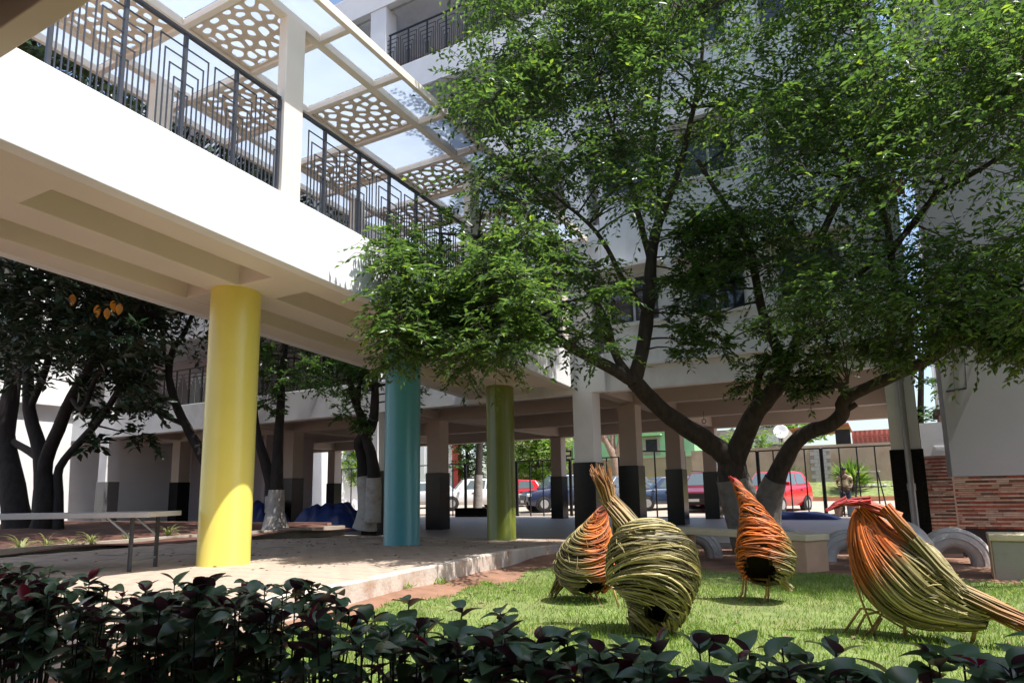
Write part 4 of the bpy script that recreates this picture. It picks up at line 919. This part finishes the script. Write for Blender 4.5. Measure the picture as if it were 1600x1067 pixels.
# ================================================================= PEOPLE
def skinned(name, verts, edges, rad, m, parent=None, root=0, sub=2):
    me = bpy.data.meshes.new(name); me.from_pydata([tuple(v) for v in verts], edges, []); me.materials.append(MATS[m])
    o = bpy.data.objects.new(name, me); COL.objects.link(o)
    sk = o.modifiers.new('skin', 'SKIN'); sk.use_smooth_shade = True
    for i, r_ in enumerate(rad): me.skin_vertices[0].data[i].radius = (r_, r_) if not hasattr(r_, '__len__') else r_
    me.skin_vertices[0].data[root].use_root = True
    o.modifiers.new('sub', 'SUBSURF').levels = sub; o.modifiers['sub'].render_levels = sub
    if parent: o.parent = parent
    return o
mp = onLot(1325, 803); man = thing('person', 'man in a khaki t-shirt and dark jeans standing by the fence with folded arms', 'person', (float(mp[0]), 28.6, lotz(28.6)), R(0))
# body facing the hall (-Y)
bv = [(0, 0, .92), (0, 0, 1.10), (0, -.01, 1.28), (0, 0, 1.42), (0, -.01, 1.50), (0, -.03, 1.58), (0, -.03, 1.68),
      (-.19, 0, 1.40), (-.25, .02, 1.16), (-.20, -.16, 1.03), (-.06, -.20, 1.06),
      (.19, 0, 1.40), (.25, .02, 1.14), (.22, -.14, .99), (.10, -.2, .98),
      (-.10, 0, .84), (-.11, -.01, .48), (-.12, .02, .08), (-.13, -.13, .04), (.10, 0, .84), (.12, -.01, .48), (.13, .02, .08), (.14, -.13, .04)]
be = [(0, 1), (1, 2), (2, 3), (3, 4), (4, 5), (5, 6), (3, 7), (7, 8), (8, 9), (9, 10), (3, 11), (11, 12), (12, 13), (13, 14), (0, 15), (15, 16), (16, 17), (17, 18), (0, 19), (19, 20), (20, 21), (21, 22)]
brd = [(.15, .10), (.145, .095), (.165, .105), (.13, .08), (.055, .055), (.085, .095), (.07, .08), .06, .043, .035, .04, .06, .043, .035, .04, .085, .06, .042, .04, .085, .06, .042, .04]
skinned('body', bv, be, brd, 'skin', man)
skinned('t_shirt', [(0, 0, .98), (0, 0, 1.12), (0, -.01, 1.28), (0, 0, 1.42), (-.19, 0, 1.40), (-.235, .012, 1.25), (.19, 0, 1.40), (.235, .012, 1.25)], [(0, 1), (1, 2), (2, 3), (3, 4), (4, 5), (3, 6), (6, 7)], [(.18, .125), (.165, .115), (.185, .125), (.145, .095), .085, .07, .085, .07], 'shirt', man)
skinned('jeans', [(0, 0, .95), (-.10, 0, .82), (-.11, -.01, .48), (-.12, .02, .12), (.10, 0, .82), (.12, -.01, .48), (.13, .02, .12)], [(0, 1), (1, 2), (2, 3), (0, 4), (4, 5), (5, 6)], [(.17, .125), .105, .08, .07, .105, .08, .07], 'trousers', man)
q = MB(); q.lathe([(.075, 0), (.098, .03), (.1, .07), (.075, .12), (.01, .145)], 14, (0, -.015, 1.62)); q.build('hair', 'hair', man, smooth=True)
for sx in (-1, 1): q = MB(); q.lathe([(.004, 0), (.012, .008), (.004, .016)], 8, (sx*.035, -.118, 1.625)); q.build('eye', 'hair', man)
for (px, py, m_, r_, h_, lab) in ((1311, 806, 'bucket_brown', .15, .34, 'small brown paint bucket on the floor beside the standing man'), (1334, 806, 'bucket', .22, .62, 'tall blue drum on the floor in front of the man')):
    P = onY(px, py, 27.4); b_ = thing('bucket', lab, 'bucket', (float(P[0]), 27.4, 0)); q = MB(); q.lathe([(r_*.82, 0), (r_, h_), (r_*1.06, h_), (r_*1.06, h_-.03), (r_*.9, h_-.01), (r_*.75, .05)], 20); q.build('shell', m_, b_, smooth=False)
    q = MB(); q.tube([(r_*math.cos(a), 0, h_+.12*math.sin(a)) for a in np.linspace(0, PI, 9)], .006, 5); q.build('handle', 'steel_dark', b_)
stl = thing('step_stand', 'tall black metal work stand with flat top beside the man', 'stand', (float(onY(1362, 806, 29.5)[0]), 29.5, lotz(29.5)))
bx('top', 'tabletop', stl, -.42, .42, -.2, .2, 1.52, 1.56)
for sx in (-1, 1):
    for sy in (-1, 1): q = MB(); q.bar((sx*.55, sy*.24, 0), (sx*.34, sy*.16, 1.52), .035); q.build('leg', 'iron', stl)
for z in (.45, .95): q = MB(); q.bar((-.5+.1*z, -.2, z), (.5-.1*z, -.2, z), .025); q.build('rung', 'iron', stl)
pl_ = thing('rubble_row', 'row of dark stones along the foot of the tan wall', 'stones', (0, 0, 0)); q = MB()
for i in range(46):
    x = -2.6+i*.17; r_ = random.uniform(.06, .13); q.lathe([(r_*.7, 0), (r_, r_*.6), (r_*.5, r_*1.2)], 7, (x, 38.9+random.uniform(-.1, .1), 1.03))
q.build('stones', 'block_grey', pl_, kind='stuff')

# ================================================================= YARD FURNITURE
# long cream bench
def gz(x, y): return soilz(x, y)
bn = thing('garden_bench', 'long cream concrete bench behind the straw birds', 'bench', (0, 0, -.1))
bR = onZ(1265, 897, -.1); bL = onZ(1035, 872, -.1)
dv = (bL-bR); dv[2] = 0; Lb = np.linalg.norm(dv); dv /= Lb; nv = np.array((-dv[1], dv[0], 0))
if nv[1] < 0: nv = -nv
hb = float(.9*depth(bR)/F_PX*58)
def bench_block(name, m, t0, t1, n0, n1, z0, z1, par, bevel=.012):
    q = MB(); c = bR+dv*(t0+t1)/2+nv*(n0+n1)/2; c[2] = (z0+z1)/2; q.obox(c, dv, nv, (0, 0, 1), (t1-t0)/2, (n1-n0)/2, (z1-z0)/2); return q.build(name, m, par, bevel=bevel)
hb = .50
bench_block('seat', 'bench_cream', -.0, Lb+.1, -.015, .46, hb-.085, hb, bn); bench_block('leg', 'bench_side', .03, .62, 0, .44, -.1, hb-.087, bn); bench_block('leg', 'bench_side', Lb-.35, Lb+.05, 0, .44, -.1, hb-.087, bn)
b2n = thing('garden_bench', 'bench end with shade-grey legs and cream top at the lawn edge below the tiled wing', 'bench', (0, 0, -.1)); bR = onZ(1556, 906, -.1); dv = np.array((1., -.03, 0)); nv = np.array((.03, 1., 0))
bench_block('seat', 'bench_cream', -.02, 2.0, -.02, .5, hb-.05, hb+.03, b2n); bench_block('leg', 'bench_shaded', .0, .75, 0, .48, -.1, hb-.052, b2n); bench_block('leg', 'bench_shaded', 1.3, 1.95, 0, .48, -.1, hb-.052, b2n)
bench_block('end_face', 'bench_side', -.014, -.002, -.01, .48, -.1, hb-.052, b2n, .002)  # thin sheet keeping the end face orange beside the shade-grey front
# half-buried painted tyres
def tyre(px, py, Y, dia, ang, lab, m='tyre_paint', sink=.48):
    P = onY(px, py, Y); o = thing('half_buried_tyre', lab, 'tyre', (float(P[0]), Y, -.1), ang, group='painted tyres half buried in a row')
    Rm = dia/2; tr = Rm*.30; q = MB(); n1, n2 = 40, 14; vs = []
    for i in range(n1):
        a = 2*PI*i/n1
        for j in range(n2):
            b_ = 2*PI*j/n2; rr = (Rm-tr)+tr*math.copysign(abs(math.cos(b_))**.7, math.cos(b_)); y = tr*.95*math.copysign(abs(math.sin(b_))**.75, math.sin(b_))
            vs.append((rr*math.cos(a), y, rr*math.sin(a)+Rm*(1-2*sink)))
    q.add(vs, [(i*n2+j, i*n2+(j+1) % n2, ((i+1) % n1)*n2+(j+1) % n2, ((i+1) % n1)*n2+j) for i in range(n1) for j in range(n2)]); q.build('casing', m, o, smooth=True)
    q = MB()
    for rr in (.9, .72):
        q.tube([(Rm*rr*math.cos(a), -tr*(.96 if rr < .8 else .82), Rm*rr*math.sin(a)+Rm*(1-2*sink)) for a in np.linspace(0, 2*PI, 41)], .012, 5, cap=False)
    q.build('bead_ring', m, o, smooth=True, kind='stuff')
tyre(1084, 866, 12.0, .95, R(12), 'grey painted tyre arch seen under the long bench')
tyre(1012, 860, 12.9, .9, R(5), 'grey painted tyre top showing past the straw bird with raised tail')
tyre(1222, 862, 12.4, .95, R(5), 'grey painted tyre top showing behind the end of the long bench')
tyre(1327, 866, 11.9, .92, R(14), 'grey painted tyre arch just behind the head of the crouching straw bird')
tyre(1412, 872, 12.1, 1.15, R(-50), 'brown grey tyre turned sideways behind the crouching straw bird')
tyre(1418, 888, 10.7, 1.05, R(-62), 'white painted tyre turned sideways behind the crouching straw bird', 'tyre_white')
tyre(1490, 868, 12.0, .98, R(4), 'grey painted tyre arch in front of the tiled wing')
# folding table
P0 = onZ(220, 889, .17); tdir = -rt.copy(); tdir[2] = 0; tdir /= np.linalg.norm(tdir); tn = np.array((-tdir[1], tdir[0], 0))
tb = thing('folding_table', 'long folding table with pale top standing on the paved walkway', 'table', tuple(P0)); th = .69
P1 = onY(250, 800, float(P0[1])); off = float((P1-P0)[:2]@tdir[:2])
def tb_box(nm, m, t0, t1, n0, n1, z0, z1): 
    q = MB(); c = tdir*(t0+t1)/2+tn*(n0+n1)/2; c = np.array((c[0], c[1], (z0+z1)/2)); q.obox(c, tdir, tn, (0, 0, 1), (t1-t0)/2, (n1-n0)/2, (z1-z0)/2); return q.build(nm, m, tb, bevel=.006)
tb_box('top', 'tabletop', -.26, 2.6, -.42, .42, th-.06, th)
for t in (-.02, 2.3):
    for n_ in (-.30, .30):
        q = MB(); q.bar(tdir*t+tn*n_, tdir*t+tn*n_+np.array((0, 0, th-.06)), .036); q.build('leg', 'steel_dark', tb)
        q = MB(); q.bar(tdir*t+tn*n_+np.array((0, 0, th-.3)), tdir*(t+(.3 if t < 1 else -.3))+tn*n_+np.array((0, 0, th-.06)), .022); q.build('brace', 'steel', tb)
    q = MB(); q.bar(tdir*t-tn*.3+np.array((0, 0, .12)), tdir*t+tn*.3+np.array((0, 0, .12)), .022); q.build('stretcher', 'steel', tb)
# tarpaulins
def tarp(lab, cx, cy, sx, sy, h, z0, seed, name='blue_tarpaulin'):
    rs = np.random.default_rng(seed); n = 40; q = MB(); ph = rs.uniform(0, 6, 12); vs = []
    for j in range(n+1):
        for i in range(n+1):
            u, v = i/n*2-1, j/n*2-1; e = max(0, 1-max(abs(u), abs(v))**4)
            w = sum(math.sin((k+1.5)*u*2.2+ph[k])*math.cos((k+1.2)*v*1.9+ph[k+6]) for k in range(6))/6
            w2 = abs(math.sin(7*u+3*v+ph[0])*math.cos(5*v-4*u+ph[1])); rr = 1+.12*math.sin(5*math.atan2(v, u)+ph[2])
            vs.append((cx+u*sx*rr, cy+v*sy*rr, z0+.01+h*e*(.66+.26*w+.07*w2)))
    q.add(vs, [(j*(n+1)+i, j*(n+1)+i+1, (j+1)*(n+1)+i+1, (j+1)*(n+1)+i) for j in range(n) for i in range(n)])
    o = q.build(name, 'tarp', None, smooth=True); tag(o, lab, 'tarpaulin'); return o
a = onY(1148, 812, 25.2); b2 = onY(1305, 812, 25.2)
tarp('crumpled blue tarpaulin lying on the hall floor before the fence', (a[0]+b2[0])/2, 25.2, (b2[0]-a[0])/2, .55, .34, 0, 3)
a = onY(470, 812, 15.6); b2 = onY(548, 812, 15.6)
tarp('heap of goods under a blue tarpaulin between the small bed trees', (a[0]+b2[0])/2, 15.8, (b2[0]-a[0])/2+.1, .7, 1.05, 0, 5)
a = onY(384, 812, 15.6); b2 = onY(420, 812, 15.6)
tarp('dark blue tarpaulin heap just past the yellow column', (a[0]+b2[0])/2-.2, 15.8, (b2[0]-a[0])/2+.5, .6, 1.2, 0, 8)
# spider plants along the far kerb
blade = []
for L_ in (.34, .42, .5):
    q = MB(); n_ = 6; vs = []
    for i in range(n_):
        t = i/(n_-1); w = .016*(1-t)**.6+.001; vs += [(-w, L_*t*.75, L_*(.85*t-.75*t*t)), (w, L_*t*.75, L_*(.85*t-.75*t*t))]
    q.add(vs, [(2*i, 2*i+1, 2*i+3, 2*i+2) for i in range(n_-1)]); blade.append(q.mesh('leaf', 'leaf_spider'))
for k, (px, py, sc, w_) in enumerate(((32, 862, 1.15, 'largest of the clumps under the table'), (72, 864, .95, 'beside the largest clump under the table'), (108, 860, .75, 'small one under the middle of the table'), (140, 858, .95, 'with long upright leaves under the table'), (196, 851, .7, 'small one behind the table legs'), (262, 846, 1.15, 'large one between the table and the yellow column'))):
    d_ = ray(px, py); t_ = 0; P = onX(px, py, -12.75 if px < 150 else -13.15)
    P = np.array((P[0], P[1], bedz(P[0], P[1])-.02)); o = thing('spider_plant', 'striped spider plant at the bed edge, '+w_, 'plant', tuple(P), group='spider plants along the bed kerb')
    for i in range(26): inst('leaf', blade[i % 3], o, (0, 0, 0), (random.uniform(-.1, .75), random.uniform(-.2, .2), random.uniform(0, 6.28)), sc*random.uniform(.7, 1.1))

# ================================================================= STRAW BIRDS
ORANGE = (.68, .17, .02); RED = (.55, .05, .045); OLIVE = (.27, .225, .07); STRAW = (.52, .44, .21); BROWN = (.22, .13, .045)
def mixc(a, b2, t): t = min(1, max(0, t)); return tuple(a[i]*(1-t)+b2[i]*t for i in range(3))
def bird(label, Y, spine, colf, style, n_str, legs, bunches, hole=None, seed=1, tilt_=.0, squash=.9):
    """spine: photo points (x, y, radius px) at distance Y; strands are wound on that body"""
    rs = random.Random(seed); P = [onY(x, y, Y+(dy if True else 0)) for x, y, r_, dy in spine]; mp_ = m_px(P[len(P)//2]); Rr = [r_*mp_ for x, y, r_, dy in spine]
    # resample
    n = 40; T = np.linspace(0, len(P)-1, n); PP = []; RR = []
    for t in T:
        i = min(int(t), len(P)-2); u = t-i; p0, p1, p2, p3 = P[max(i-1, 0)], P[i], P[i+1], P[min(i+2, len(P)-1)]
        PP.append(.5*((2*p1)+(p2-p0)*u+(2*p0-5*p1+4*p2-p3)*u*u+(3*p1-p0-3*p2+p3)*u**3)); a0, a1, a2, a3 = Rr[max(i-1, 0)], Rr[i], Rr[i+1], Rr[min(i+2, len(P)-1)]
        RR.append(max(.006, .5*((2*a1)+(a2-a0)*u+(2*a0-5*a1+4*a2-a3)*u*u+(3*a1-a0-3*a2+a3)*u**3)))
    PP = np.array(PP); RR = np.array(RR); TT = np.gradient(PP, axis=0); TT /= np.linalg.norm(TT, axis=1, keepdims=True)
    side = np.cross(TT, fw); side /= np.linalg.norm(side, axis=1, keepdims=True); bk = np.cross(side, TT)
    def S(u, v, k=1.):
        x = min(max(u, 0), .9999)*(n-1); i = int(x); f_ = x-i
        c = PP[i]*(1-f_)+PP[i+1]*f_; r_ = RR[i]*(1-f_)+RR[i+1]*f_; s = side[i]*(1-f_)+side[i+1]*f_; b_ = bk[i]*(1-f_)+bk[i+1]*f_
        return c+(s*math.cos(v)+b_*math.sin(v)*squash)*r_*k
    gp = PP[np.argmax(RR)]; base = np.array((gp[0], gp[1], soilz(gp[0], gp[1])))
    o = thing('straw_bird', label, 'sculpture', tuple(base), group='woven straw bird sculptures on the lawn')
    # dark inner shell, put in as shade for the gaps between strands
    q = MB(); nv_ = 18; vs = [S(i/24, 2*PI*j/nv_, .84)-base for i in range(25) for j in range(nv_)]
    fs = [(i*nv_+j, i*nv_+(j+1) % nv_, (i+1)*nv_+(j+1) % nv_, (i+1)*nv_+j) for i in range(24) for j in range(nv_)]
    if hole: fs = [f for f in fs if np.linalg.norm(np.mean([vs[k] for k in f], axis=0)+base-S(hole[0], hole[1], .84)) > hole[2]]
    q.add(vs, fs); q.build('core', 'shade_core', o, smooth=True)
    q = MB(); hc = S(hole[0], hole[1], 1.) if hole else None
    for k in range(n_str):
        rad = rs.choice((.0035, .005, .006, .0075, .0095)); dv_ = rs.uniform(-.045, .045); lift = rs.uniform(.92, 1.08); dark_ = rs.choice((1, 1, 1, .8, .6, .4)); pts = []; cols = []
        if style(k/n_str) == 'hoop':
            u0 = .03+.94*((k*.61803) % 1); v0 = rs.uniform(0, 6.28); sw = rs.uniform(2.2, 4.6); a_ = tilt_+rs.uniform(-.05, .05); ns = 18
            for i in range(ns):
                t = i/(ns-1); v = v0+sw*t; u = u0+a_*math.cos(v-.6)+dv_*(t-.5)*2+.008*math.sin(9*t+k)
                kk = lift*(1+.05*math.sin(PI*t*rs.uniform(.98, 1.02)))+(.07*max(0, t-.9)*10*rs.random())
                pts.append(S(u, v, kk)); c_ = colf(u, v, rs); cols.append(tuple(x*dark_ for x in c_))
        else:
            v0 = rs.uniform(0, 6.28); ua = rs.uniform(0, .35); ub = rs.uniform(.65, 1.0); ns = 16; tw_ = rs.uniform(.15, .6)
            for i in range(ns):
                t = i/(ns-1); u = ua+(ub-ua)*t; pts.append(S(u, v0+tw_*t+dv_, lift+.02*math.sin(7*t+k))); c_ = colf(u, v0, rs); cols.append(tuple(x*dark_ for x in c_))
        if hole:
            seg = []; sc = []
            for p, c in list(zip(pts, cols))+[(None, None)]:
                if p is None or np.linalg.norm(p-hc) < hole[2]:
                    if len(seg) > 3: q.tube([a-base for a in seg], rad, 4, col=sc)
                    seg, sc = [], []
                else: seg.append(p); sc.append(c)
        else: q.tube([a-base for a in pts], rad, 4, col=cols)
    for k in range(n_str//4):                                   # loose ends sticking out
        u0, v0 = rs.uniform(.05, .95), rs.uniform(0, 6.28); p0 = S(u0, v0, 1.02)
        if hole and np.linalg.norm(p0-hc) < hole[2]*1.3: continue
        c_ = colf(u0, v0, rs); p1 = S(u0+rs.uniform(.02, .10), v0+rs.uniform(.15, .5), rs.uniform(1.05, 1.12)); p2 = p1+(p1-p0)*rs.uniform(.3, .7)+np.array((0, 0, -.015))
        q.tube([p0-base, p1-base, p2-base], [.004, .0035, .002], 4, col=[c_]*3)
    q.build('woven_body', 'straw', o, kind='stuff')
    for nm, a, b2, ra, rb, cnt, c0, c1 in bunches:
        A, B2 = [onY(x, y, Y+dy) for x, y, dy in (a, b2)] if len(a) == 3 else (a, b2); d_ = B2-A; q = MB(); L_ = np.linalg.norm(d_); d_ /= L_; s1 = np.cross(d_, fw); s1 /= np.linalg.norm(s1); s2 = np.cross(s1, d_)
        for k in range(cnt):
            an = rs.uniform(0, 6.28); r0 = ra*mp_*math.sqrt(rs.random()); r1 = rb*mp_*math.sqrt(rs.random()); l_ = L_*rs.uniform(.75, 1.06); e0 = s1*math.cos(an)+s2*math.sin(an); e1 = s1*math.cos(an+.4)+s2*math.sin(an+.4)
            pts = [A-d_*.04+e0*r0, A+d_*l_*.5+e0*(r0+r1)*.5+s1*rs.uniform(-.01, .01), A+d_*l_+e1*r1]
            sh = rs.uniform(.7, 1.1); q.tube([p-base for p in pts], [rs.uniform(.005, .009)]*2+[.003], 4, col=[tuple(x*sh for x in mixc(c0, c1, t)) for t in (0, .5, 1)])
        q.build(nm, 'straw', o, kind='stuff')
    for pts, r_ in legs:
        Q = [onY(x, y, Y+dy)-base for x, y, dy in pts]; zt_ = soilz(*(Q[-1]+base)[:2])
        Q[-1][2] = min(Q[-1][2], zt_-base[2]+.005) if pts[-1][1] > 925 else Q[-1][2]
        q = MB(); q.tube(Q, r_*1.25, 6); q.build('leg', 'leg_cane', o, smooth=True)
    return o
hoop = lambda t: 'hoop'
# upright bird with the open hollow, beside the bench
bird('upright orange and olive straw bird with an open hollow, in front of the bench', 7.2,
     [(1146, 748, 4, 0), (1156, 765, 7, 0), (1170, 790, 14, 0), (1180, 815, 24, 0), (1190, 845, 36, 0), (1197, 875, 41, 0), (1202, 898, 34, 0), (1206, 914, 12, 0)],
     lambda u, v, rs: mixc(mixc(RED, ORANGE, u*8), mixc(OLIVE, STRAW, rs.random()*.6), (u-.62+.22*math.cos(v))*5+rs.uniform(-.25, .25)), hoop, 340,
     [([(1162, 902, .0), (1160, 925, 0), (1154, 938, 0)], .009), ([(1166, 904, .15), (1165, 925, .15), (1162, 936, .1)], .009), ([(1199, 905, 0), (1197, 930, 0), (1192, 942, 0)], .009), ([(1202, 898, .1), (1201, 925, .1), (1200, 943, .1)], .009), ([(1160, 903, 0), (1200, 905, 0)], .009), ([(1166, 905, .1), (1202, 907, .1)], .008)],
     [('tail', (1214, 900, .1), (1236, 922, .15), 10, 7, 26, OLIVE, STRAW), ('beak', (1150, 756, 0), (1140, 744, -.05), 4, 2, 10, RED, RED)], hole=(.80, 4.05, .15), seed=3, tilt_=.10)
# left bird
bird('orange and olive straw bird with tail stretched to the grass, half behind the larger bird', 6.55,
     [(946, 790, 4, 0), (938, 808, 12, 0), (930, 835, 26, 0), (922, 862, 40, 0), (914, 890, 44, 0), (908, 912, 36, 0), (905, 926, 12, 0)],
     lambda u, v, rs: mixc(mixc(RED, ORANGE, u*6), mixc(OLIVE, STRAW, rs.random()*.5), (u-.45-.38*math.cos(v))*4+rs.uniform(-.25, .25)), hoop, 300,
     [([(928, 922, 0), (936, 940, 0), (942, 957, 0)], .008), ([(920, 924, 0), (930, 944, 0), (926, 958, 0)], .008), ([(945, 910, -.05), (958, 918, -.05), (966, 938, -.05)], .008)],
     [('tail', (884, 896, 0), (862, 932, -.05), 11, 6, 34, OLIVE, BROWN)], hole=(.83, 5.15, .13), seed=4, tilt_=-.11)
# big bird with raised tail
bird('large olive straw bird with raised brown tail behind the hedge', 5.35,
     [(985, 818, 20, 0), (992, 832, 42, 0), (1005, 858, 60, 0), (1020, 888, 68, 0), (1026, 920, 58, 0), (1024, 950, 44, 0), (1014, 978, 30, 0), (1005, 1002, 20, 0)],
     lambda u, v, rs: mixc(mixc(OLIVE, STRAW, rs.random()), BROWN, (u-.78)*5+rs.uniform(-.3, .3)), hoop, 340,
     [([(1000, 975, 0), (990, 1005, 0), (985, 1045, 0)], .011), ([(1040, 985, 0), (1036, 1010, 0), (1034, 1050, 0)], .011)],
     [('tail', (995, 838, .05), (946, 775, .05), 22, 15, 90, STRAW, (.40, .22, .06)), ('tail', (952, 782, .05), (936, 726, .05), 10, 20, 60, (.45, .28, .08), (.42, .16, .04)), ('neck', (966, 840, .1), (958, 780, .1), 9, 7, 30, OLIVE, OLIVE), ('head', (1000, 965, -.05), (1022, 1005, -.1), 26, 16, 60, OLIVE, BROWN)], hole=(.70, 4.5, .085), seed=5, tilt_=.13, squash=1.)
# crouching bird at right, strands along the body
bird('long orange headed straw bird crouching with its beak out, beside the lone bench end', 5.95,
     [(1350, 792, 9, 0), (1352, 812, 22, 0), (1364, 842, 38, 0), (1388, 876, 55, 0), (1420, 908, 60, 0), (1458, 932, 50, 0), (1502, 952, 31, 0), (1545, 966, 16, 0)],
     lambda u, v, rs: mixc(ORANGE, mixc(OLIVE, STRAW, rs.random()), (u-.36+.06*math.cos(v))*9+rs.uniform(-.3, .3)), lambda t: 'long', 520,
     [([(1412, 938, 0), (1413, 970, 0), (1415, 1010, 0)], .011), ([(1334, 905, 0), (1345, 935, 0), (1365, 956, 0)], .007), ([(1362, 952, 0), (1345, 950, 0), (1318, 988, 0)], .008), ([(1374, 955, 0), (1352, 960, 0), (1330, 1000, 0)], .008), ([(1378, 958, 0), (1360, 985, 0), (1332, 1003, 0)], .008), ([(1378, 965, 0), (1366, 985, 0), (1354, 1008, 0)], .008), ([(1362, 952, 0), (1380, 962, 0), (1440, 972, 0)], .006), ([(1530, 962, 0), (1526, 975, 0), (1516, 995, 0)], .012)],
     [('head', (1378, 832, -.02), (1345, 790, -.05), 18, 10, 50, ORANGE, ORANGE), ('crest', (1398, 806, -.08), (1344, 783, -.08), 9, 8, 50, ORANGE, RED), ('beak', (1352, 783, -.08), (1310, 786, -.08), 8, 5, 40, RED, (.6, .09, .09)), ('beak', (1316, 784, -.08), (1291, 797, -.08), 5, 3, 26, (.6, .09, .09), (.6, .07, .07)),
      ('back', (1388, 798, -.1), (1440, 858, -.12), 9, 11, 60, ORANGE, OLIVE), ('back', (1432, 850, -.12), (1505, 928, -.12), 11, 12, 60, OLIVE, STRAW), ('tail', (1495, 922, -.05), (1625, 985, -.05), 14, 15, 90, OLIVE, (.45, .15, .04))], seed=6, squash=.8)

# ================================================================= HEDGE
hl = [big_leaf(.112*s, .07*s*w, 'leaf_hedge', c, .25, 7) for s, w, c in ((1, 1, .25), (1.15, .9, .1), (.85, 1.1, .4), (1.0, .95, -.1))]
hr = [big_leaf(.075, .03, 'leaf_burgundy', .05, .5, 6), big_leaf(.10, .05, 'leaf_burgundy', .15, .4, 6)]
np_ = 0
xh = -5.0; plants = []
while xh < 1.5:
    plants.append((xh, 2.08+random.uniform(-.12, .12))); xh += .14 if xh < -1.6 else .095
    if random.random() < .8: plants.append((xh-.08, 1.86+random.uniform(-.08, .1)))
nleaf = 0
for (x, y) in plants:
    h = .605+.035*math.sin(x*2.2)+random.uniform(-.035, .035)-(.012 if x > -1.2 else 0); zg = soilz(x, y) if x > -5 else .05
    if x < near_kerb_x(y): zg = .17
    red_n = random.choice((0, 0, 0, 1, 1))
    o = thing('hedge_plant', 'glossy dark green hedge plant with burgundy young leaves in the row before the lawn' if red_n else 'glossy hedge plant with green leaves only in the row before the lawn', 'plant', (x, y, zg), group='hedge plants in a row before the lawn'); H_ = h-zg
    for s in range(random.choice((3, 4, 4))):
        a = random.uniform(0, 6.28); sp = random.uniform(.02, .11); tip = np.array((math.cos(a)*sp, math.sin(a)*sp, H_*random.uniform(.84, 1.0))); b0 = np.array((math.cos(a)*.025, math.sin(a)*.025, -.02)); md = (b0+tip)/2+np.array((random.uniform(-.02, .02), random.uniform(-.02, .02), 0))
        q = MB(); q.tube([b0, md, tip], [.0065, .005, .0025], 5); q.build('stem', 'hedge_stem', o)
        nl = random.choice((9, 10, 11))
        for k in range(nl):
            t = .42+.58*(k+random.random()*.5)/nl; p = (1-t)**2*b0+2*t*(1-t)*md+t*t*tip if t < 1 else tip
            az = k*2.4+a; el = random.uniform(-.5, .55)
            inst('leaf', hl[random.randrange(4)], o, tuple(p), (el, random.uniform(-.4, .4), az), random.uniform(.7, 1.15))
        for k in range(3): inst('leaf', hl[random.randrange(4)], o, tuple(tip-np.array((0, 0, .012*k+.002))), (random.uniform(.1, .75), random.uniform(-.4, .4), a+2.1*k+random.uniform(-.4, .4)), random.uniform(.6, .95))
        if s < red_n:
            for k in range(random.choice((1, 2, 2))): inst('young_leaf', hr[random.randrange(2)], o, tuple(tip), (random.uniform(.3, 1.2), random.uniform(-.5, .5), random.uniform(0, 6.28)), random.uniform(.6, 1.0))

# ================================================================= SMALL THINGS
rg = thing('hanging_ring', 'small dark ring hanging from the hall beam beside the tree', 'ring', tuple(onY(1100, 658, 20.6)))
q = MB(); q.tube([(.06*math.cos(a), 0, .06*math.sin(a)) for a in np.linspace(0, 2*PI, 19)], .012, 6, cap=False); q.build('ring', 'iron', rg); q = MB(); q.bar((0, 0, .06), (0, 0, .3), .01); q.build('hook', 'iron', rg)
for px, py, w_ in ((688, 908, 'below the kerb, the largest'), (760, 903, 'below the kerb, where the paving bends'), (628, 920, 'below the kerb, next to the hedge')):
    P = onZ(px, py, .0); P[2] = soilz(P[0], P[1]); o = thing('weed_tuft', 'small green weed tuft on bare soil '+w_, 'weed', tuple(P), group='weeds along the walkway kerb'); n_ = 60
    d_ = rand_unit(n_); d_[:, 2] = np.abs(d_[:, 2])*.8+.15
    p_ = bpy.data.objects.new('leaves', leaf_mesh('leaves', rng.normal(size=(n_, 3))*np.array((.05, .05, 0)), d_, rand_unit(n_), rng.uniform(.04, .11, n_), .014, 'blade', .2)); COL.objects.link(p_); p_.parent = o; p_['kind'] = 'stuff'
n_ = 420; fx = rng.uniform(-11.5, 2.5, n_); fy = rng.uniform(5.5, 13.3, n_); fzv = np.array([(fz(b_)+.006 if a_ < near_kerb_x(b_)-.15 else soilz(a_, b_)+.02) for a_, b_ in zip(fx, fy)])
d_ = rng.normal(size=(n_, 3)); d_[:, 2] *= .12
fo = bpy.data.objects.new('fallen_leaves', leaf_mesh('fallen_leaves', np.stack([fx, fy, fzv], 1), d_, np.array((0, 0, 1.))+rng.normal(size=(n_, 3))*.2, rng.uniform(.05, .09, n_), .035, 'leaf_orange', .2)); COL.objects.link(fo); fo['kind'] = 'stuff'; tag(fo, 'scattered dry fallen leaves on paving and soil', 'leaves')
fo.data.materials[0] = MATS['bucket_brown']
rsn = thing('wall_sign', 'red sign bracket high between the pipe and grey wing', 'sign', tuple(onY(1404, 292, 13.8))); bx('plate', 'red_sign', rsn, -.09, .09, -.03, .0, -.16, .16); bx('bracket', 'steel_dark', rsn, -.2, -.092, -.02, .0, -.02, .02)
cn = thing('wall_conduit', 'thin wire and bracket on the grey wing wall', 'wire'); P = onY(1510, 607, 13.0); Q = onY(1478, 612, 13.0); T = onY(1505, 520, 13.0)
q = MB(); q.tube([(T[0], 12.985, T[2]), (P[0], 12.985, P[2])], .007, 5); q.build('wire', 'steel_dark', cn); q = MB(); q.bar((Q[0], 12.98, Q[2]), (P[0], 12.98, P[2]), .025); q.build('bracket', 'steel_dark', cn)
